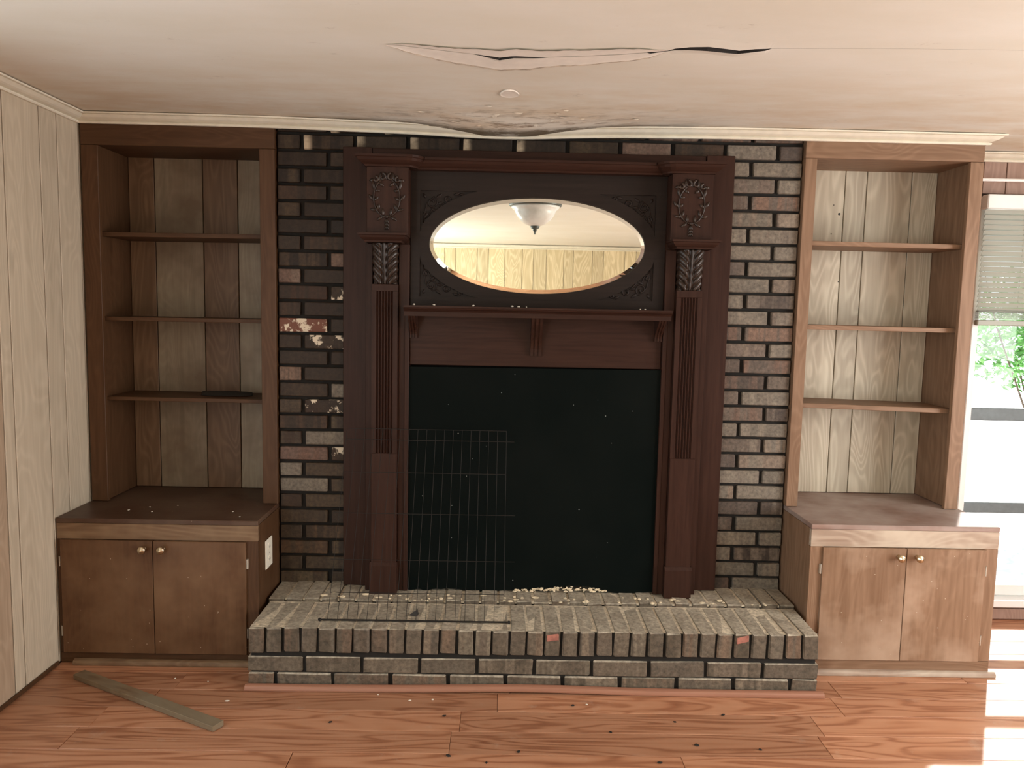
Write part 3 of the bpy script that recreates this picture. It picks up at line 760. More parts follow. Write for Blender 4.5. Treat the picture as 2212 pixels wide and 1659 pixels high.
# pilasters
def fluted(x0, x1, z0, z1, y):
    pts = [(x0, 3.086), (x0, y)]
    n = 6; a = x0 + 0.017; wgt = (x1 - x0 - 0.034) / n
    for i in range(n):
        u = a + wgt * i
        pts += [(u + 0.0012, y), (u + 0.003, y + 0.0045), (u + wgt * 0.5, y + 0.0065), (u + wgt - 0.003, y + 0.0045), (u + wgt - 0.0012, y)]
    pts += [(x1, y), (x1, 3.086)]
    return prism(pts, z0, z1, 'Z')
for s in (-1, 1):
    xc = CX + s * 0.598
    x0, x1 = xc - 0.051, xc + 0.051
    PY = 3.034
    p = obj('pilaster', box(x0, x1, PY, 3.086, 0.36, 0.812, 0.0015), M['mahog_v'], man)
    obj('fluting', fluted(x0, x1, 0.812, 1.455, PY), M['mahog_v'], p)
    obj('pilaster_neck', box(x0, x1, PY, 3.086, 1.455, 1.482, 0.001), M['mahog_v'], p)
    for q in (-1, 1):
        a, b = sorted((xc + q * 0.0515, xc + q * 0.079))
        if (s > 0) == (q < 0): a, b = sorted((xc + q * 0.0515, xc + q * 0.0925))
        obj('fillet', box(a, b, 3.062, 3.086, ZT, 1.64, 0.0015), M['mahog_v'], p)
    # plinth block with bevelled top
    bm = prism([(3.086, ZT - 0.004), (3.024, ZT - 0.004), (3.024, 0.352), (3.033, 0.366), (3.086, 0.366)], x0 - 0.004, x1 + 0.004, 'X')
    obj('plinth', bm, M['mahog_v'], man)
    # carved acanthus bracket
    bm = bmesh.new()
    nu, nv = 30, 40
    grid = []
    for j in range(nv + 1):
        v = j / nv
        row = []
        z = 1.482 + v * 0.158
        prj = 0.030 + 0.034 * (v ** 1.6) + 0.008 * math.sin(v * PI * 1.2)
        half = 0.047 + 0.004 * v
        for i in range(nu + 1):
            u = -1 + 2 * i / nu
            au = abs(u)
            ph = (v * 5.2 - au * 1.7)
            rid = abs(math.sin(PI * ph)) ** 0.7
            lobe = 1.0 + 0.05 * math.sin(2 * PI * ph)
            stem = math.exp(-(u / 0.10) ** 2) * 0.010
            groove = -0.006 * math.exp(-((au - 0.20) / 0.07) ** 2)
            h = prj * (1 - 0.35 * au ** 3) + 0.013 * rid * min(1, au * 2.5) * (1 - 0.25 * v) + stem + groove
            if i in (0, nu): h = 0.0
            row.append(bm.verts.new((xc + u * half * lobe, 3.075 - h, z)))
        grid.append(row)
    for a, b in zip(grid, grid[1:]):
        for i in range(nu): bm.faces.new((a[i], a[i+1], b[i+1], b[i]))
    bm.faces.new(grid[0]); bm.faces.new(list(reversed(grid[-1])))
    obj('acanthus_carving', bm, M['carving'], man, True, 'carved acanthus leaf bracket, shinier than the plain wood')
    # small cornice above the bracket
    cp = [(0.0, 1.640), (0.004, 1.640), (0.006, 1.646), (0.012, 1.650), (0.019, 1.657), (0.022, 1.664), (0.027, 1.666), (0.027, 1.673), (0.0, 1.673)]
    bm = sweep([(xc - 0.066, 3.085), (xc - 0.066, 2.982), (xc + 0.066, 2.982), (xc + 0.066, 3.085)], cp)
    box(xc - 0.066, xc + 0.066, 2.982, 3.085, 1.641, 1.6725, 0, bm)
    obj('capital', bm, M['mahog_h'], man)
    # upper block with the wreath
    bx0, bx1 = sorted((CX + s * 0.505, CX + s * 0.663))
    blk = obj('upper_block', box(bx0, bx1, 3.000, 3.085, 1.673, 1.925, 0.0015), M['mahog_v'], man)
    bm = bmesh.new()
    wx, wz, ya = (bx0 + bx1) / 2 - 0.002, 1.808, 2.999
    ra, rb = 0.050, 0.072
    el = lambda a, k=1.0: (wx + ra * k * math.sin(a), wz + rb * k * math.cos(a))
    pts = [el(2*PI*i/40) for i in range(41)]
    tube(bm, [(p[0], ya - 0.002, p[1]) for p in pts], [0.0028 + 0.001 * math.sin(i * 1.3) for i in range(41)], 6)
    for i in range(10):
        a = 0.62 + (2*PI - 1.24) * i / 9
        side = 1 if a < PI else -1
        p = el(a)
        for kk, ln in ((1.42, 0.30), (0.62, 0.26)):
            q = el(a - side * ln, kk)
            leaf(bm, p, q, 0.0065, ya, 0.008)
    for sx in (-1, 1):       # ribbon scrolls on top
        for cxo, czo, r0 in ((0.016, 0.078, 0.014), (0.042, 0.068, 0.011)):
            sp = []
            for i in range(17):
                a = PI * 0.5 + sx * (i / 16) * 2.6 * PI * 0.62
                r = r0 * (1 - 0.6 * i / 16)
                sp.append((wx + sx * cxo + r * math.cos(a), ya - 0.004, wz + czo + r * math.sin(a)))
            tube(bm, sp, [0.0055 - 0.002 * i / 16 for i in range(17)], 6)
        leaf(bm, (wx + sx * 0.045, wz + 0.066), (wx + sx * 0.068, wz + 0.064), 0.007, ya, 0.009)
    # pendant husks
    lathe(bm, [(0.001, -0.010), (0.006, -0.008), (0.007, 0.0)], (wx, ya, wz - rb), 'Y', 10)
    for zz, hh in ((-0.082, 0.016), (-0.096, 0.014), (-0.109, 0.012)):
        for sx in (-1, 0, 1):
            leaf(bm, (wx, wz + zz + 0.006), (wx + sx * 0.008, wz + zz - hh), 0.004, ya, 0.006)
    obj('wreath_carving', bm, M['carving'], blk, True, 'applied carved wreath with a hanging drop')
# main cornice: breaks forward over the blocks, curves back to the centre
cp = [(0.0, 1.925), (0.005, 1.925), (0.008, 1.931), (0.016, 1.936), (0.028, 1.946), (0.033, 1.955), (0.038, 1.957), (0.038, 1.966), (0.0, 1.966)]
pl = [(CX - 0.664, 3.118), (CX - 0.664, 2.999), (CX - 0.512, 2.999)]
pl += [(CX - 0.512 + 0.035 * math.sin(a), 3.052 - 0.053 * math.cos(a) if True else 0) for a in [0.3, 0.6, 0.9, 1.2, 1.5]]
pr = [(2 * CX - x, y) for x, y in reversed(pl)]
bm = sweep(pl + pr, cp)
box(CX - 0.663, CX + 0.663, 3.052, 3.118, 1.9255, 1.9655, 0, bm)
for s in (-1, 1):
    a, b = sorted((CX + s * 0.505, CX + s * 0.663)); box(a, b, 3.0, 3.06, 1.9255, 1.9655, 0, bm)
obj('cornice', bm, M['mahog_h'], man)
# overmantel panel: flat border, oval frame, sunk spandrels with scrolls
MX, MZ = CX - 0.003, 1.645
RX, RZ0, RZ1 = 0.464, 1.438, 1.852
op = obj('overmantel_panel', box(CX - 0.504, CX + 0.504, 3.090, 3.118, 1.40, 1.93), M['mahog_dark'], man)
bm = bmesh.new()
for a in ((CX - 0.504, CX + 0.504, RZ1, 1.926), (CX - 0.504, CX + 0.504, 1.402, RZ0), (CX - 0.504, MX - RX, RZ0, RZ1), (MX + RX, CX + 0.504, RZ0, RZ1)):
    box(a[0], a[1], 3.082, 3.0905, a[2], a[3], 0, bm)
obj('panel_border', bm, M['mahog_dark'], op)
bm = bmesh.new()
N = 96; A0, B0, A1, B1 = 0.428, 0.188, 0.478, 0.2425
inn = []; out = []; inb = []; outb = []
for i in range(N):
    a = 2*PI*i/N; c, s = math.cos(a), math.sin(a)
    xi, zi = MX + A0 * c, MZ + B0 * s
    xo = MX + max(-RX, min(RX, A1 * c)); zo = max(RZ0, min(RZ1, MZ + B1 * s))
    inn.append(bm.verts.new((xi, 3.0815, zi))); inb.append(bm.verts.new((xi, 3.0905, zi)))
    out.append(bm.verts.new((xo, 3.0815, zo))); outb.append(bm.verts.new((xo, 3.0905, zo)))
for i in range(N):
    j = (i + 1) % N
    bm.faces.new((inn[i], inn[j], out[j], out[i])); bm.faces.new((inn[i], inn[j], inb[j], inb[i])); bm.faces.new((out[i], out[j], outb[j], outb[i]))
obj('oval_frame', bm, M['mahog_dark'], op)
for sx in (-1, 1):
    for sz in (-1, 1):
        bm = bmesh.new()
        ox = MX + sx * RX; oz = RZ1 if sz > 0 else RZ0
        def P(a, b): return (ox - sx * a, oz - sz * b)
        def spiral(ca, cb, r, a0, turns, tail, d=1):
            pts = []
            for i in range(22):
                t = i / 21
                an = a0 + d * turns * 2 * PI * t
                rr = r * (1 - 0.78 * t)
                pts.append(P(ca + rr * math.cos(an), cb + rr * math.sin(an)))
            pts = [P(*q) for q in tail] + pts
            n = len(pts)
            tube(bm, [(p[0], 3.088, p[1]) for p in pts], [0.0022 + 0.0028 * (i / n) for i in range(n)], 6)
        spiral(0.045, 0.045, 0.024, -1.2, 1.2, [(0.012, 0.125), (0.016, 0.09), (0.025, 0.05)], 1)
        spiral(0.105, 0.034, 0.020, 2.6, 1.2, [(0.06, 0.078), (0.075, 0.060)], -1)
        spiral(0.160, 0.018, 0.012, 2.2, 1.1, [(0.115, 0.050), (0.135, 0.034)], -1)
        spiral(0.022, 0.092, 0.013, 0.5, 1.1, [(0.055, 0.060), (0.042, 0.078)], 1)
        for a, b, c_, d_ in ((0.06, 0.03, 0.085, 0.010), (0.085, 0.055, 0.11, 0.066), (0.13, 0.03, 0.15, 0.040), (0.17, 0.02, 0.215, 0.008), (0.03, 0.08, 0.012, 0.115), (0.04, 0.066, 0.066, 0.082), (0.13, 0.016, 0.155, 0.006), (0.02, 0.03, 0.012, 0.010), (0.066, 0.05, 0.09, 0.044)):
            leaf(bm, P(a, b), P(c_, d_), 0.0065, 3.0895, 0.006)
        obj('spandrel_carving', bm, M['mahog_dark'], op, True)
# mirror with bevelled rim
bm = bmesh.new()
bev = 0.0165
vi = [bm.verts.new((MX + (A0 - bev) * math.cos(2*PI*i/N), 3.0840, MZ + (B0 - bev) * math.sin(2*PI*i/N))) for i in range(N)]
bm.faces.new(vi)
mir = obj('mirror', bm, M['mirror'], man, False, 'bevelled oval mirror reflecting the ceiling light and pale panelling')
bm = bmesh.new()
vi = [bm.verts.new((MX + (A0 - bev) * math.cos(2*PI*i/N), 3.0840, MZ + (B0 - bev) * math.sin(2*PI*i/N))) for i in range(N)]
vo = [bm.verts.new((MX + A0 * 1.002 * math.cos(2*PI*i/N), 3.0868, MZ + B0 * 1.004 * math.sin(2*PI*i/N))) for i in range(N)]
for i in range(N):
    j = (i + 1) % N
    bm.faces.new((vi[i], vi[j], vo[j], vo[i]))
obj('mirror_bevel', bm, M['mirror'], mir)
# mantel shelf and brackets
sp = [(0.0, 1.362), (0.120, 1.362), (0.120, 1.379), (0.123, 1.382), (0.128, 1.386), (0.136, 1.390), (0.138, 1.394), (0.142, 1.395), (0.142, 1.402), (0.0, 1.402)]
bm = sweep([(CX - 0.512, 3.072), (CX + 0.512, 3.072)], sp)
obj('mantel_shelf', bm, M['mahog_h'], man)
def bracket(xc, w, z0, z1, d):
    n = 12; pts = [(3.08, z1)]
    for i in range(n + 1):
        t = i / n
        pts.append((3.078 - d * (1 - t) ** 0.9 * (0.55 + 0.45 * math.cos(t * PI * 0.9)) - 0.014 - 0.004 * math.sin(t * 2 * PI), z1 - (z1 - z0) * t))
    pts.append((3.08, z0))
    b = obj('bracket', prism(pts, xc - w / 2, xc + w / 2, 'X'), M['mahog_v'], man)
    for q in (-1, 0, 1):
        pp = [(p[0] - 0.003, p[1]) for p in pts[1:-1]]
        r = [(p[0] + 0.004, p[1]) for p in reversed(pts[1:-1])]
        bm = bmesh.new()
        bw = w * 0.11
        a0, a1 = xc + q * w * 0.36 - bw, xc + q * w * 0.36 + bw
        A = [bm.verts.new((a0, y, z)) for y, z in pp]; B = [bm.verts.new((a1, y, z)) for y, z in pp]
        C_ = [bm.verts.new((a0, y + 0.005, z)) for y, z in pp]; D_ = [bm.verts.new((a1, y + 0.005, z)) for y, z in pp]
        for i in range(len(pp) - 1):
            bm.faces.new((A[i], A[i+1], B[i+1], B[i])); bm.faces.new((A[i], A[i+1], C_[i+1], C_[i])); bm.faces.new((B[i], B[i+1], D_[i+1], D_[i]))
        obj('bead', bm, M['mahog_v'], b)
bracket(CX, 0.046, 1.212, 1.362, 0.075)
bracket(CX - 0.487, 0.030, 1.274, 1.362, 0.075)
bracket(CX + 0.487, 0.030, 1.278, 1.362, 0.075)

# ---- board closing the fire opening, its lower edge broken away
fb = thing('fireboard', (CX, 3.085, 0.24), 'black painted board closing the fireplace opening, ragged along the bottom', 'fireboard')
top = [(-0.372, 1.158), (0.652, 1.163)]
bot = []
xx = 0.652
while xx > -0.372:
    z = 0.240 + 0.005 * math.sin(xx * 23) + rnd(-0.003, 0.003)
    if 0.12 < xx < 0.50: z += 0.020 * math.sin((xx - 0.12) / 0.38 * PI) + rnd(0, 0.006)
    if xx < -0.3: z += 0.006
    bot.append((xx, z)); xx -= 0.022
bot.append((-0.372, 0.25))
obj('board', prism(top + bot, 3.070, 3.084, 'Y'), M['fireboard'], fb)
bm = bmesh.new()
for k in range(120):
    x = rnd(0.07, 0.46); z = 0.240 + rnd(0, 0.008) + 0.016 * max(0, math.sin((x - 0.12) / 0.38 * PI)) * rnd(0.2, 1.0)
    s = rnd(0.0025, 0.006)
    bmesh.ops.create_icosphere(bm, subdivisions=1, radius=s, matrix=Matrix.Translation((x, 3.062 + rnd(-0.004, 0.012), z)) @ Matrix.Diagonal((rnd(1, 2.2), 0.7, 0.8, 1)))
props(obj('crumbling_edge', bm, M['foam'], fb), 'cream crumbling filler under the board', kind='stuff')

# ================================================================== BOOKCASES AND BASE CABINETS
def bookcase(sfx, label, xs_, z0, zhead, ztop, shelves, xin, boards, mats, fy):
    """xs_: outer/inner stile edges; xin: inner side faces; boards: x edges of the back boards"""
    t = thing('bookcase', ((xs_[0] + xs_[3]) / 2, 3.28, z0), label, 'bookcase')
    obj('stile', box(xs_[0], xs_[1], 3.130, 3.150, z0, zhead, 0.0015), M['stain_v' + sfx], t)
    obj('stile', box(xs_[2], xs_[3], 3.130, 3.150, z0, zhead, 0.0015), M['stain_v' + sfx], t)
    obj('header', box(xs_[0], xs_[3], 3.130, 3.150, zhead + 0.001, ztop, 0.0015), M['stain_h' + sfx], t)
    obj('side_panel', box(xs_[0] + 0.001, xin[0], 3.150, 3.438, z0, ztop, 0.001), M['stain_v' + sfx], t)
    obj('side_panel', box(xin[1], xs_[3] - 0.001, 3.150, 3.438, z0, ztop, 0.001), M['stain_v' + sfx], t)
    obj('top_panel', box(xin[0], xin[1], 3.150, 3.42, zhead + 0.002, zhead + 0.020, 0.001), M['stain_h' + sfx], t)
    for (za, zb, th) in shelves:
        bm = box(xin[0] + 0.001, xin[1] - 0.001, fy, 3.398, -th, 0, 0.0015)
        for v in bm.verts: v.co.z += za + (zb - za) * (v.co.x - xin[0]) / (xin[1] - xin[0])
        obj('shelf', bm, M['stain_h' + sfx], t)
    for (a, b), m in zip(zip(boards, boards[1:]), mats):
        obj('back_board', box(a + 0.0018, b - 0.0018, 3.400, 3.414, z0, zhead + 0.01, 0.0015), M[m], t)
    return t
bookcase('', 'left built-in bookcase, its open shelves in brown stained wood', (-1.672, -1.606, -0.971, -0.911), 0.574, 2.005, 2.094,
         [(1.671, 1.674, 0.018), (1.331, 1.332, 0.016), (1.004, 1.002, 0.016)], (-1.617, -0.955), [-1.617, -1.506, -1.299, -1.149, -1.03, -0.955], ['panel_brown', 'panel_left', 'panel_brown', 'panel_left', 'panel_left'], 3.165)  # leftmost back board in brown paints that corner's shade
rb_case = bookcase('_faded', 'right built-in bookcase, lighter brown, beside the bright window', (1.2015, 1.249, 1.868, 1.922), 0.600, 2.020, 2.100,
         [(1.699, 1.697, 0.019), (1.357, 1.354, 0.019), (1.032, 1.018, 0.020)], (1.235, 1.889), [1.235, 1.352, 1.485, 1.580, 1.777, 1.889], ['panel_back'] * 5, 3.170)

for hx_, hz_, hr_ in ((1.466, 1.838, 0.0055), (1.440, 1.876, 0.0025), (1.436, 1.752, 0.003), (1.480, 1.545, 0.0025)):
    bm = bmesh.new(); lathe(bm, [(hr_, 0.0), (hr_ * 0.8, -0.0006)], (hx_, 3.4, hz_), 'Y', 12)
    obj('knot_hole', bm, M['black'], rb_case)
def cabinet(sfx, label, x0, x1, z1, front, door_x, door_z, rail_z, worn, knob_y, hinge_side, top_d=3.13):
    t = thing('base_cabinet', ((x0 + x1) / 2, 3.0, 0), label, 'cabinet')
    obj('top', box(x0, x1, front - 0.001, top_d + 0.28, z1 - 0.019, z1, 0.002), M['stain_top' + sfx], t)
    obj('top_rail', box(x0 + 0.0005, x1 - 0.0005, front, front + 0.019, rail_z, z1 - 0.0195, 0.0012), M[worn + sfx], t)
    obj('bottom_rail', box(x0 + 0.0005, x1 - 0.0005, front, front + 0.019, 0.003, door_z[0] - 0.003, 0.0012), M['stain_h' + sfx], t)
    obj('stile', box(x0 + 0.0005, door_x[0] + 0.006, front + 0.0005, front + 0.019, door_z[0] - 0.002, rail_z - 0.0005, 0.001), M['stain_v' + sfx], t)
    obj('stile', box(door_x[2] - 0.006, x1 - 0.0005, front + 0.0005, front + 0.019, door_z[0] - 0.002, rail_z - 0.0005, 0.001), M['stain_v' + sfx], t)
    obj('side_panel', box(x0 + 0.0005, x0 + 0.018, front + 0.0195, 3.44, 0.003, z1 - 0.0195), M['stain_v' + sfx], t)
    obj('side_panel', box(x1 - 0.018, x1 - 0.0005, front + 0.0195, 3.44, 0.003, z1 - 0.0195), M['stain_v' + sfx], t)
    for a, b, kx, hx in ((door_x[0], door_x[1], door_x[1] - 0.031, door_x[0]), (door_x[1], door_x[2], door_x[1] + 0.040, door_x[2])):
        d = obj('door', box(a + 0.0012, b - 0.0012, front - 0.010, front + 0.006, door_z[0], door_z[1], 0.0015), M['stain_door' + sfx], t)
        bm = bmesh.new()
        lathe(bm, [(0.001, -0.034), (0.006, -0.0335), (0.0075, -0.031), (0.0115, -0.030), (0.0150, -0.026), (0.0150, -0.021), (0.0120, -0.016), (0.0075, -0.012), (0.0070, -0.005), (0.0095, -0.002), (0.0095, 0.0)], (kx, front - 0.010, knob_y), 'Y', 24)
        obj('knob', bm, M['brass'], d, True, 'round brass knob')
        for zz in (door_z[1] - 0.085, door_z[0] + 0.085):
            s = -1 if hx == door_x[0] else 1
            bm = bmesh.new()
            lathe(bm, [(0.0028, -0.019), (0.0028, 0.019)], (hx + s * 0.003, front - 0.006, zz), 'Z', 10)
            box(hx + s * 0.0045 - 0.0035, hx + s * 0.0045 + 0.0035, front - 0.0035, front - 0.0003, zz - 0.019, zz + 0.019, 0, bm)
            obj('hinge', bm, M['steel'], d, False, 'small metal door hinge')
    return t
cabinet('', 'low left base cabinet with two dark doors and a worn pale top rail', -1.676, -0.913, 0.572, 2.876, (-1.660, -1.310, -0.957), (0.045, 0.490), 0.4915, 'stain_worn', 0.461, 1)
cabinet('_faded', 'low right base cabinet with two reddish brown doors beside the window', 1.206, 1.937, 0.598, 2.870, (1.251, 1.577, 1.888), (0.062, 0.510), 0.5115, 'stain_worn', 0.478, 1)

# ---- outlet on the side of the left cabinet
t = thing('wall_outlet', (-0.912, 3.0, 0.40), 'ivory electrical outlet plate on the side of the left cabinet', 'outlet')
obj('cover_plate', box(-0.9125, -0.907, 2.955, 3.040, 0.352, 0.468, 0.002), M['outlet'], t)
for zz in (0.436, 0.385):
    bm = bmesh.new(); lathe(bm, [(0.015, 0.0), (0.0145, 0.0016)], (-0.907, 2.9975, zz), 'X', 18)
    s = obj('socket', bm, M['outlet'], t)
    bm = bmesh.new()
    for yy in (2.991, 3.004): box(-0.9056, -0.9050, yy - 0.001, yy + 0.001, zz - 0.004, zz + 0.004, 0, bm)
    obj('slot', bm, M['black'], s)
bm = bmesh.new(); lathe(bm, [(0.003, 0), (0.0025, 0.0012)], (-0.907, 2.9975, 0.4105), 'X', 10)
obj('screw', bm, M['steel'], t)

# ================================================================== WIRE PANEL
wp = thing('wire_panel', (-0.30, 2.77, 0.235), 'black wire grid panel leaning against the left of the mantel', 'wire panel')
def wpt(u, v):
    """u across 0..1, v up 0..1 (v = 0 at the foot rod)"""
    xb = -0.625 + 0.655 * u; xt = -0.600 + 0.628 * u
    bow = 0.02 * math.sin(PI * v)
    return Vector((xb + (xt - xb) * v, 2.768 + 0.242 * v + bow * 0.6, 0.233 + 0.682 * v))
for i in range(19):
    u = i / 18
    bm = bmesh.new(); tube(bm, [wpt(u, v) for v in (0, 0.25, 0.5, 0.75, 1.0)], 0.0010, 5)
    obj('upright_wire', bm, M['wire'], wp)
for v, a, b, r in ((0.0, -0.045, 1.03, 0.0034), (0.135, 0.0, 1.0, 0.0013), (0.30, -0.02, 1.06, 0.0013), (0.54, -0.03, 1.06, 0.0013), (0.76, 0.0, 1.0, 0.0013), (0.94, 0.0, 1.05, 0.0013), (1.0, 0.0, 1.0, 0.0013)):
    bm = bmesh.new(); tube(bm, [wpt(a + (b - a) * q / 6, v) - Vector((0, 0.0022 if v > 0 else 0, 0)) for q in range(7)], r, 6)
    if v == 0.0:
        for uu in (a, b):
            bmesh.ops.create_icosphere(bm, subdivisions=1, radius=0.007, matrix=Matrix.Translation(wpt(uu, 0)))
    obj('cross_wire', bm, M['wire'], wp)

# ================================================================== LATH AND LITTER ON THE FLOOR
a, b = Vector((-1.545, 2.762)), Vector((-0.905, 2.420))
L = (b - a).length; ang = math.atan2((b - a).y, (b - a).x)
bm = box(-L / 2, L / 2, -0.0225, 0.0225, 0.0015, 0.020, 0.0012)
for v in bm.verts: v.co.z += 0.0 if v.co.z < 0.01 else rnd(-0.0008, 0.0008)
la = obj('wooden_lath', bm, M['lath'])
la.location = ((a.x + b.x) / 2, (a.y + b.y) / 2, 0.0); la.rotation_euler = (0, 0, ang)
props(la, 'weathered wooden lath lying aslant on the floor before the left cabinet', 'plank')

def chip(name, x, y, z, s, m, label, group, cat='debris', flat=0.35):
    bm = bmesh.new()
    bmesh.ops.create_icosphere(bm, subdivisions=1, radius=s)
    for v in bm.verts: v.co = Vector((v.co.x * rnd(0.9, 1.8), v.co.y * rnd(0.7, 1.2), (v.co.z + s) * flat))
    o = obj(name, bm, M[m])
    o.location = (x, y, z); o.rotation_euler = (0, 0, rnd(0, 6))
    return props(o, label, cat, group)
NTH = ['leftmost', 'second from the left', 'third from the left', 'fourth from the left', 'fifth from the left', 'sixth from the left', 'seventh from the left', 'eighth from the left', 'ninth from the left', 'tenth from the left', 'eleventh from the left', 'twelfth from the left']
def crumbs(pts, z, name, m, lab, group, r, flat=0.35):
    for n, (x, y) in enumerate(sorted(pts)):
        chip(name, x, y, z, rnd(*r), m, lab % NTH[n], group, flat=flat)
crumbs([(0.08, 2.31), (-0.17, 2.52), (-0.14, 2.285), (0.28, 2.60), (0.62, 2.50), (0.39, 2.43), (0.66, 2.36), (0.80, 2.55), (0.52, 2.26), (0.86, 2.34), (-0.02, 2.25), (-0.55, 2.47)], 0.0, 'dark_chip', 'black', 'small dark crumb on the orange floor, %s', 'dark crumbs on the floor', (0.004, 0.008))
crumbs([(-1.19, 2.76), (-1.06, 2.74), (-0.94, 2.60), (-0.42, 2.66), (-0.30, 2.62), (-0.22, 2.63), (0.33, 2.61)], 0.0, 'plaster_crumb', 'plaster', 'white crumb on the orange floor, %s', 'white crumbs on the floor', (0.003, 0.006))
crumbs([(x, 2.955 + rnd(0, 0.03)) for x in (-0.335, -0.26, -0.11, 0.04, 0.065, 0.095, 0.535, 0.55)], 1.402, 'plaster_crumb', 'plaster', 'white crumb on the mantel shelf, %s', 'white crumbs on the mantel shelf', (0.003, 0.005), 0.8)
crumbs([(-1.46, 3.0), (-1.40, 3.05), (-1.36, 2.98), (-1.30, 3.08), (-1.05, 3.0), (-1.0, 2.93)], 0.572, 'plaster_crumb', 'plaster', 'pale crumb on the left cabinet top, %s', 'pale crumbs on the left cabinet', (0.003, 0.005))
bm = bmesh.new()
p = [bm.verts.new(q) for q in ((-0.022, 0, 0), (0.012, -0.008, 0), (0.016, 0.010, 0.002), (0.012, 0.006, 0.022), (-0.004, 0.004, 0.006))]
for f in ((0, 1, 2), (0, 1, 3), (1, 2, 3), (2, 3, 4), (0, 3, 4), (0, 2, 4)): bm.faces.new([p[i] for i in f])
o = obj('torn_scrap', bm, M['black']); o.location = (-0.31, 2.83, 0.229)
props(o, 'small black torn scrap on the hearth bricks behind the wire panel', 'scrap')
bm = bmesh.new()
for i in range(13):
    pass
ra_ = [(-0.105, 0.012), (-0.07, 0.020), (-0.02, 0.026), (0.03, 0.024), (0.07, 0.016), (0.105, 0.006)]
grid = []
for x, w in ra_:
    grid.append([bm.verts.new((x, q * w * 1.6, h)) for q, h in ((-1, 0.0015), (-0.5, 0.010 + w * 0.25), (0.1, 0.014 + w * 0.25), (0.7, 0.008), (1, 0.0015))])
for a_, b_ in zip(grid, grid[1:]):
    for i in range(4): bm.faces.new((a_[i], a_[i+1], b_[i+1], b_[i]))
bm.faces.new(grid[0]); bm.faces.new(grid[-1])
o = obj('dark_flat_shape', bm, M['black'], smooth=True); o.location = (-1.16, 3.27, 1.0035)  # low dark shape in one even near-black
props(o, 'dark flat shape on the lowest shelf of the left bookcase', 'scrap')

# ================================================================== CEILING LIGHT (seen in the mirror)
cl = thing('ceiling_light', (0.215, 0.85, ZC), 'flush ceiling light with a frosted bowl, seen reflected in the oval mirror', 'ceiling light')
c = (0.215, 0.85, 0)
bm = bmesh.new(); lathe(bm, [(0.10, 2.1245), (0.150, 2.118), (0.178, 2.108), (0.180, 2.094), (0.172, 2.087)], c, 'Z', 32)
obj('pan', bm, M['fixture'], cl, True)
bm = bmesh.new(); lathe(bm, [(0.168, 2.101), (0.158, 2.088), (0.140, 2.074), (0.136, 2.062), (0.126, 2.040), (0.104, 2.012), (0.074, 1.988), (0.040, 1.974), (0.012, 1.970)], c, 'Z', 36)
bmesh.ops.translate(bm, verts=bm.verts, vec=(0, 0, -0.0145)); obj('glass_bowl', bm, M['bowl'], cl, True)
bm = bmesh.new(); lathe(bm, [(0.030, 1.976), (0.032, 1.968), (0.026, 1.956), (0.014, 1.950), (0.015, 1.944), (0.010, 1.936), (0.006, 1.930), (0.007, 1.924), (0.002, 1.915)], c, 'Z', 18)
bmesh.ops.translate(bm, verts=bm.verts, vec=(0, 0, -0.0145)); obj('finial', bm, M['fixture'], cl, True)

# ================================================================== WINDOW BLIND AND CURTAIN ROD
bl = thing('window_blind', (2.611, YB - 0.03, 1.37), 'cream slatted blind half lowered over the bright window', 'blind')
bx0, bx1 = 2.112, 3.11
obj('headrail', box(bx0, bx1, YB - 0.060, YB - 0.012, 1.876, 1.938, 0.004), M['white'], bl)
sl = box(bx0 + 0.006 - 2.611, bx1 - 0.006 - 2.611, -0.0118, 0.0118, -0.0007, 0.0007)
me = bpy.data.meshes.new('slat'); sl.to_mesh(me); sl.free(); me.materials.append(M['slat'])
z = 1.864
for i in range(20):
    link('slat', me, (2.611, YB - 0.032, z), bl, (math.radians(-60), 0, 0)); z -= 0.0226
for i in range(9):
    link('slat', me, (2.611, YB - 0.032, 1.398 + 0.0042 * i - 0.002), bl, (math.radians(-3), 0, 0))
obj('bottom_rail', box(bx0 + 0.004, bx1 - 0.004, YB - 0.046, YB - 0.018, 1.366, 1.391, 0.004), M['slat'], bl)
for xx in (2.30, 2.92):
    bm = bmesh.new(); tube(bm, [(xx, YB - 0.032, 1.88), (xx, YB - 0.032, 1.38)], 0.0008, 5)
    obj('cord', bm, M['slat'], bl)
cr = thing('curtain_rod', (2.7, YB - 0.05, 2.0), 'thin white curtain rod on the brown panel above the blind', 'curtain rod')
bm = bmesh.new(); tube(bm, [(2.05, YB - 0.05, 2.0), (3.17, YB - 0.05, 2.0)], 0.007, 12)
obj('rod', bm, M['white'], cr)
for xx in (2.075, 3.145):
    obj('wall_bracket', box(xx - 0.008, xx + 0.008, YB - 0.052, YB - 0.0005, 1.985, 2.010, 0.002), M['white'], cr)

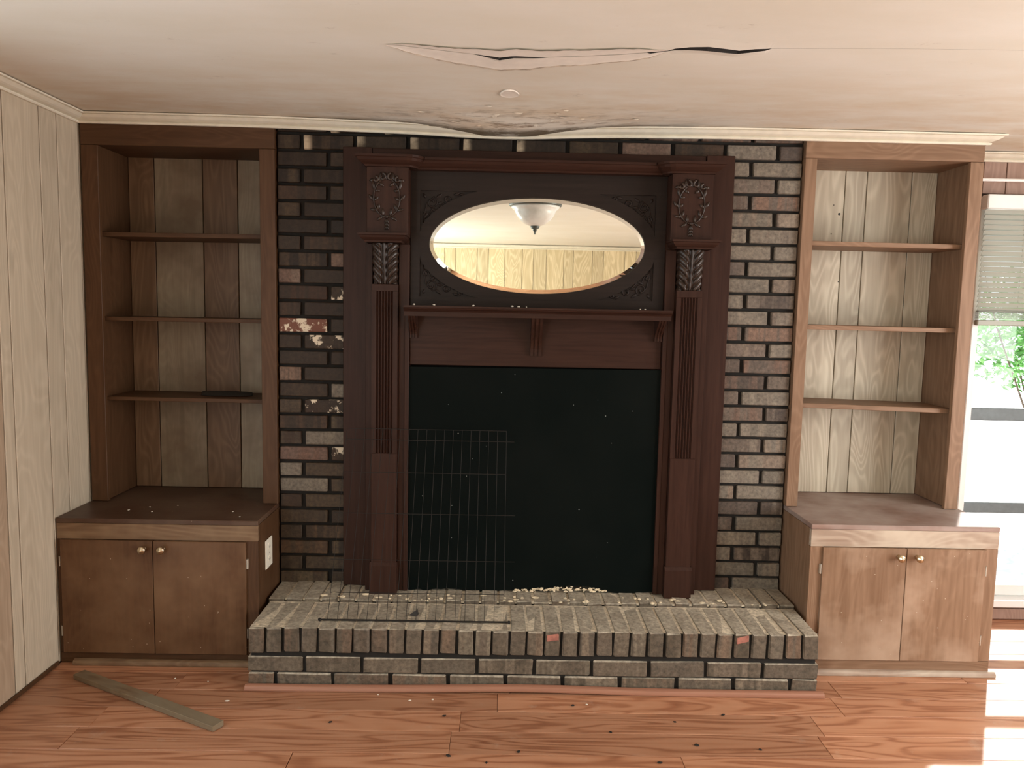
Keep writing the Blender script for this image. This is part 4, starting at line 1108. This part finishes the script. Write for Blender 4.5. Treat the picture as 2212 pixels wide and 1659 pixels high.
# ================================================================== OUTSIDE THE WINDOW
g = obj('ground', box(-12, 20, YB + 0.6, 26, -0.35, -0.25), M['concrete'])
props(g, 'sun bleached pale ground outside the window', 'ground', kind='structure')
def shrub(x, y, z0, z1, rx, n, label):
    t = thing('leafy_shrub', (x, y, -0.25), label, 'shrub')
    bm = bmesh.new()
    for k in range(3):
        a = rnd(0, 6.28)
        tube(bm, [(x, y, -0.25), (x + 0.1 * math.cos(a), y + 0.1 * math.sin(a), 0.4), (x + rx * 0.6 * math.cos(a), y + rx * 0.6 * math.sin(a), (z0 + z1) / 2), (x + rx * 0.8 * math.cos(a), y + rx * 0.8 * math.sin(a), z1)], [0.012, 0.010, 0.006, 0.003], 6)
    obj('stems', bm, M['bark'], t)
    verts = []; faces = []
    for k in range(n):
        u = Vector((random.gauss(0, 1), random.gauss(0, 1), random.gauss(0, 1))).normalized() * (rnd(0.05, 1.0) ** 0.5)
        c = Vector((x + u.x * rx, y + u.y * rx, (z0 + z1) / 2 + u.z * (z1 - z0) / 2))
        d = Vector((rnd(-1, 1), rnd(-1, 1), rnd(-0.9, 0.4))).normalized()
        s = d.orthogonal().normalized(); s.rotate(Matrix.Rotation(rnd(0, 6.28), 3, d))
        nn = d.cross(s)
        L = rnd(0.05, 0.10); w = L * rnd(0.16, 0.26)
        i0 = len(verts)
        verts += [c, c + d * L * 0.5 + s * w + nn * 0.006, c + d * L, c + d * L * 0.5 - s * w + nn * 0.006, c + d * L * 0.5 - nn * 0.004]
        faces += [(i0, i0 + 1, i0 + 4), (i0 + 1, i0 + 2, i0 + 4), (i0 + 2, i0 + 3, i0 + 4), (i0 + 3, i0, i0 + 4)]
    me = bpy.data.meshes.new('foliage'); me.from_pydata(verts, [], faces); me.materials.append(M['leaf'])
    o = bpy.data.objects.new('foliage', me); COL.objects.link(o); o.parent = t
    me.transform(Matrix.Translation(-Vector(t.location)))
    o['kind'] = 'stuff'
shrub(4.50, 6.2, 0.80, 1.85, 0.95, 3000, 'sparse leafy green shrub seen through the window')
shrub(7.2, 8.8, 0.70, 2.1, 1.3, 2600, 'larger green shrub farther out beyond the window')
print('objects', len(bpy.data.objects))
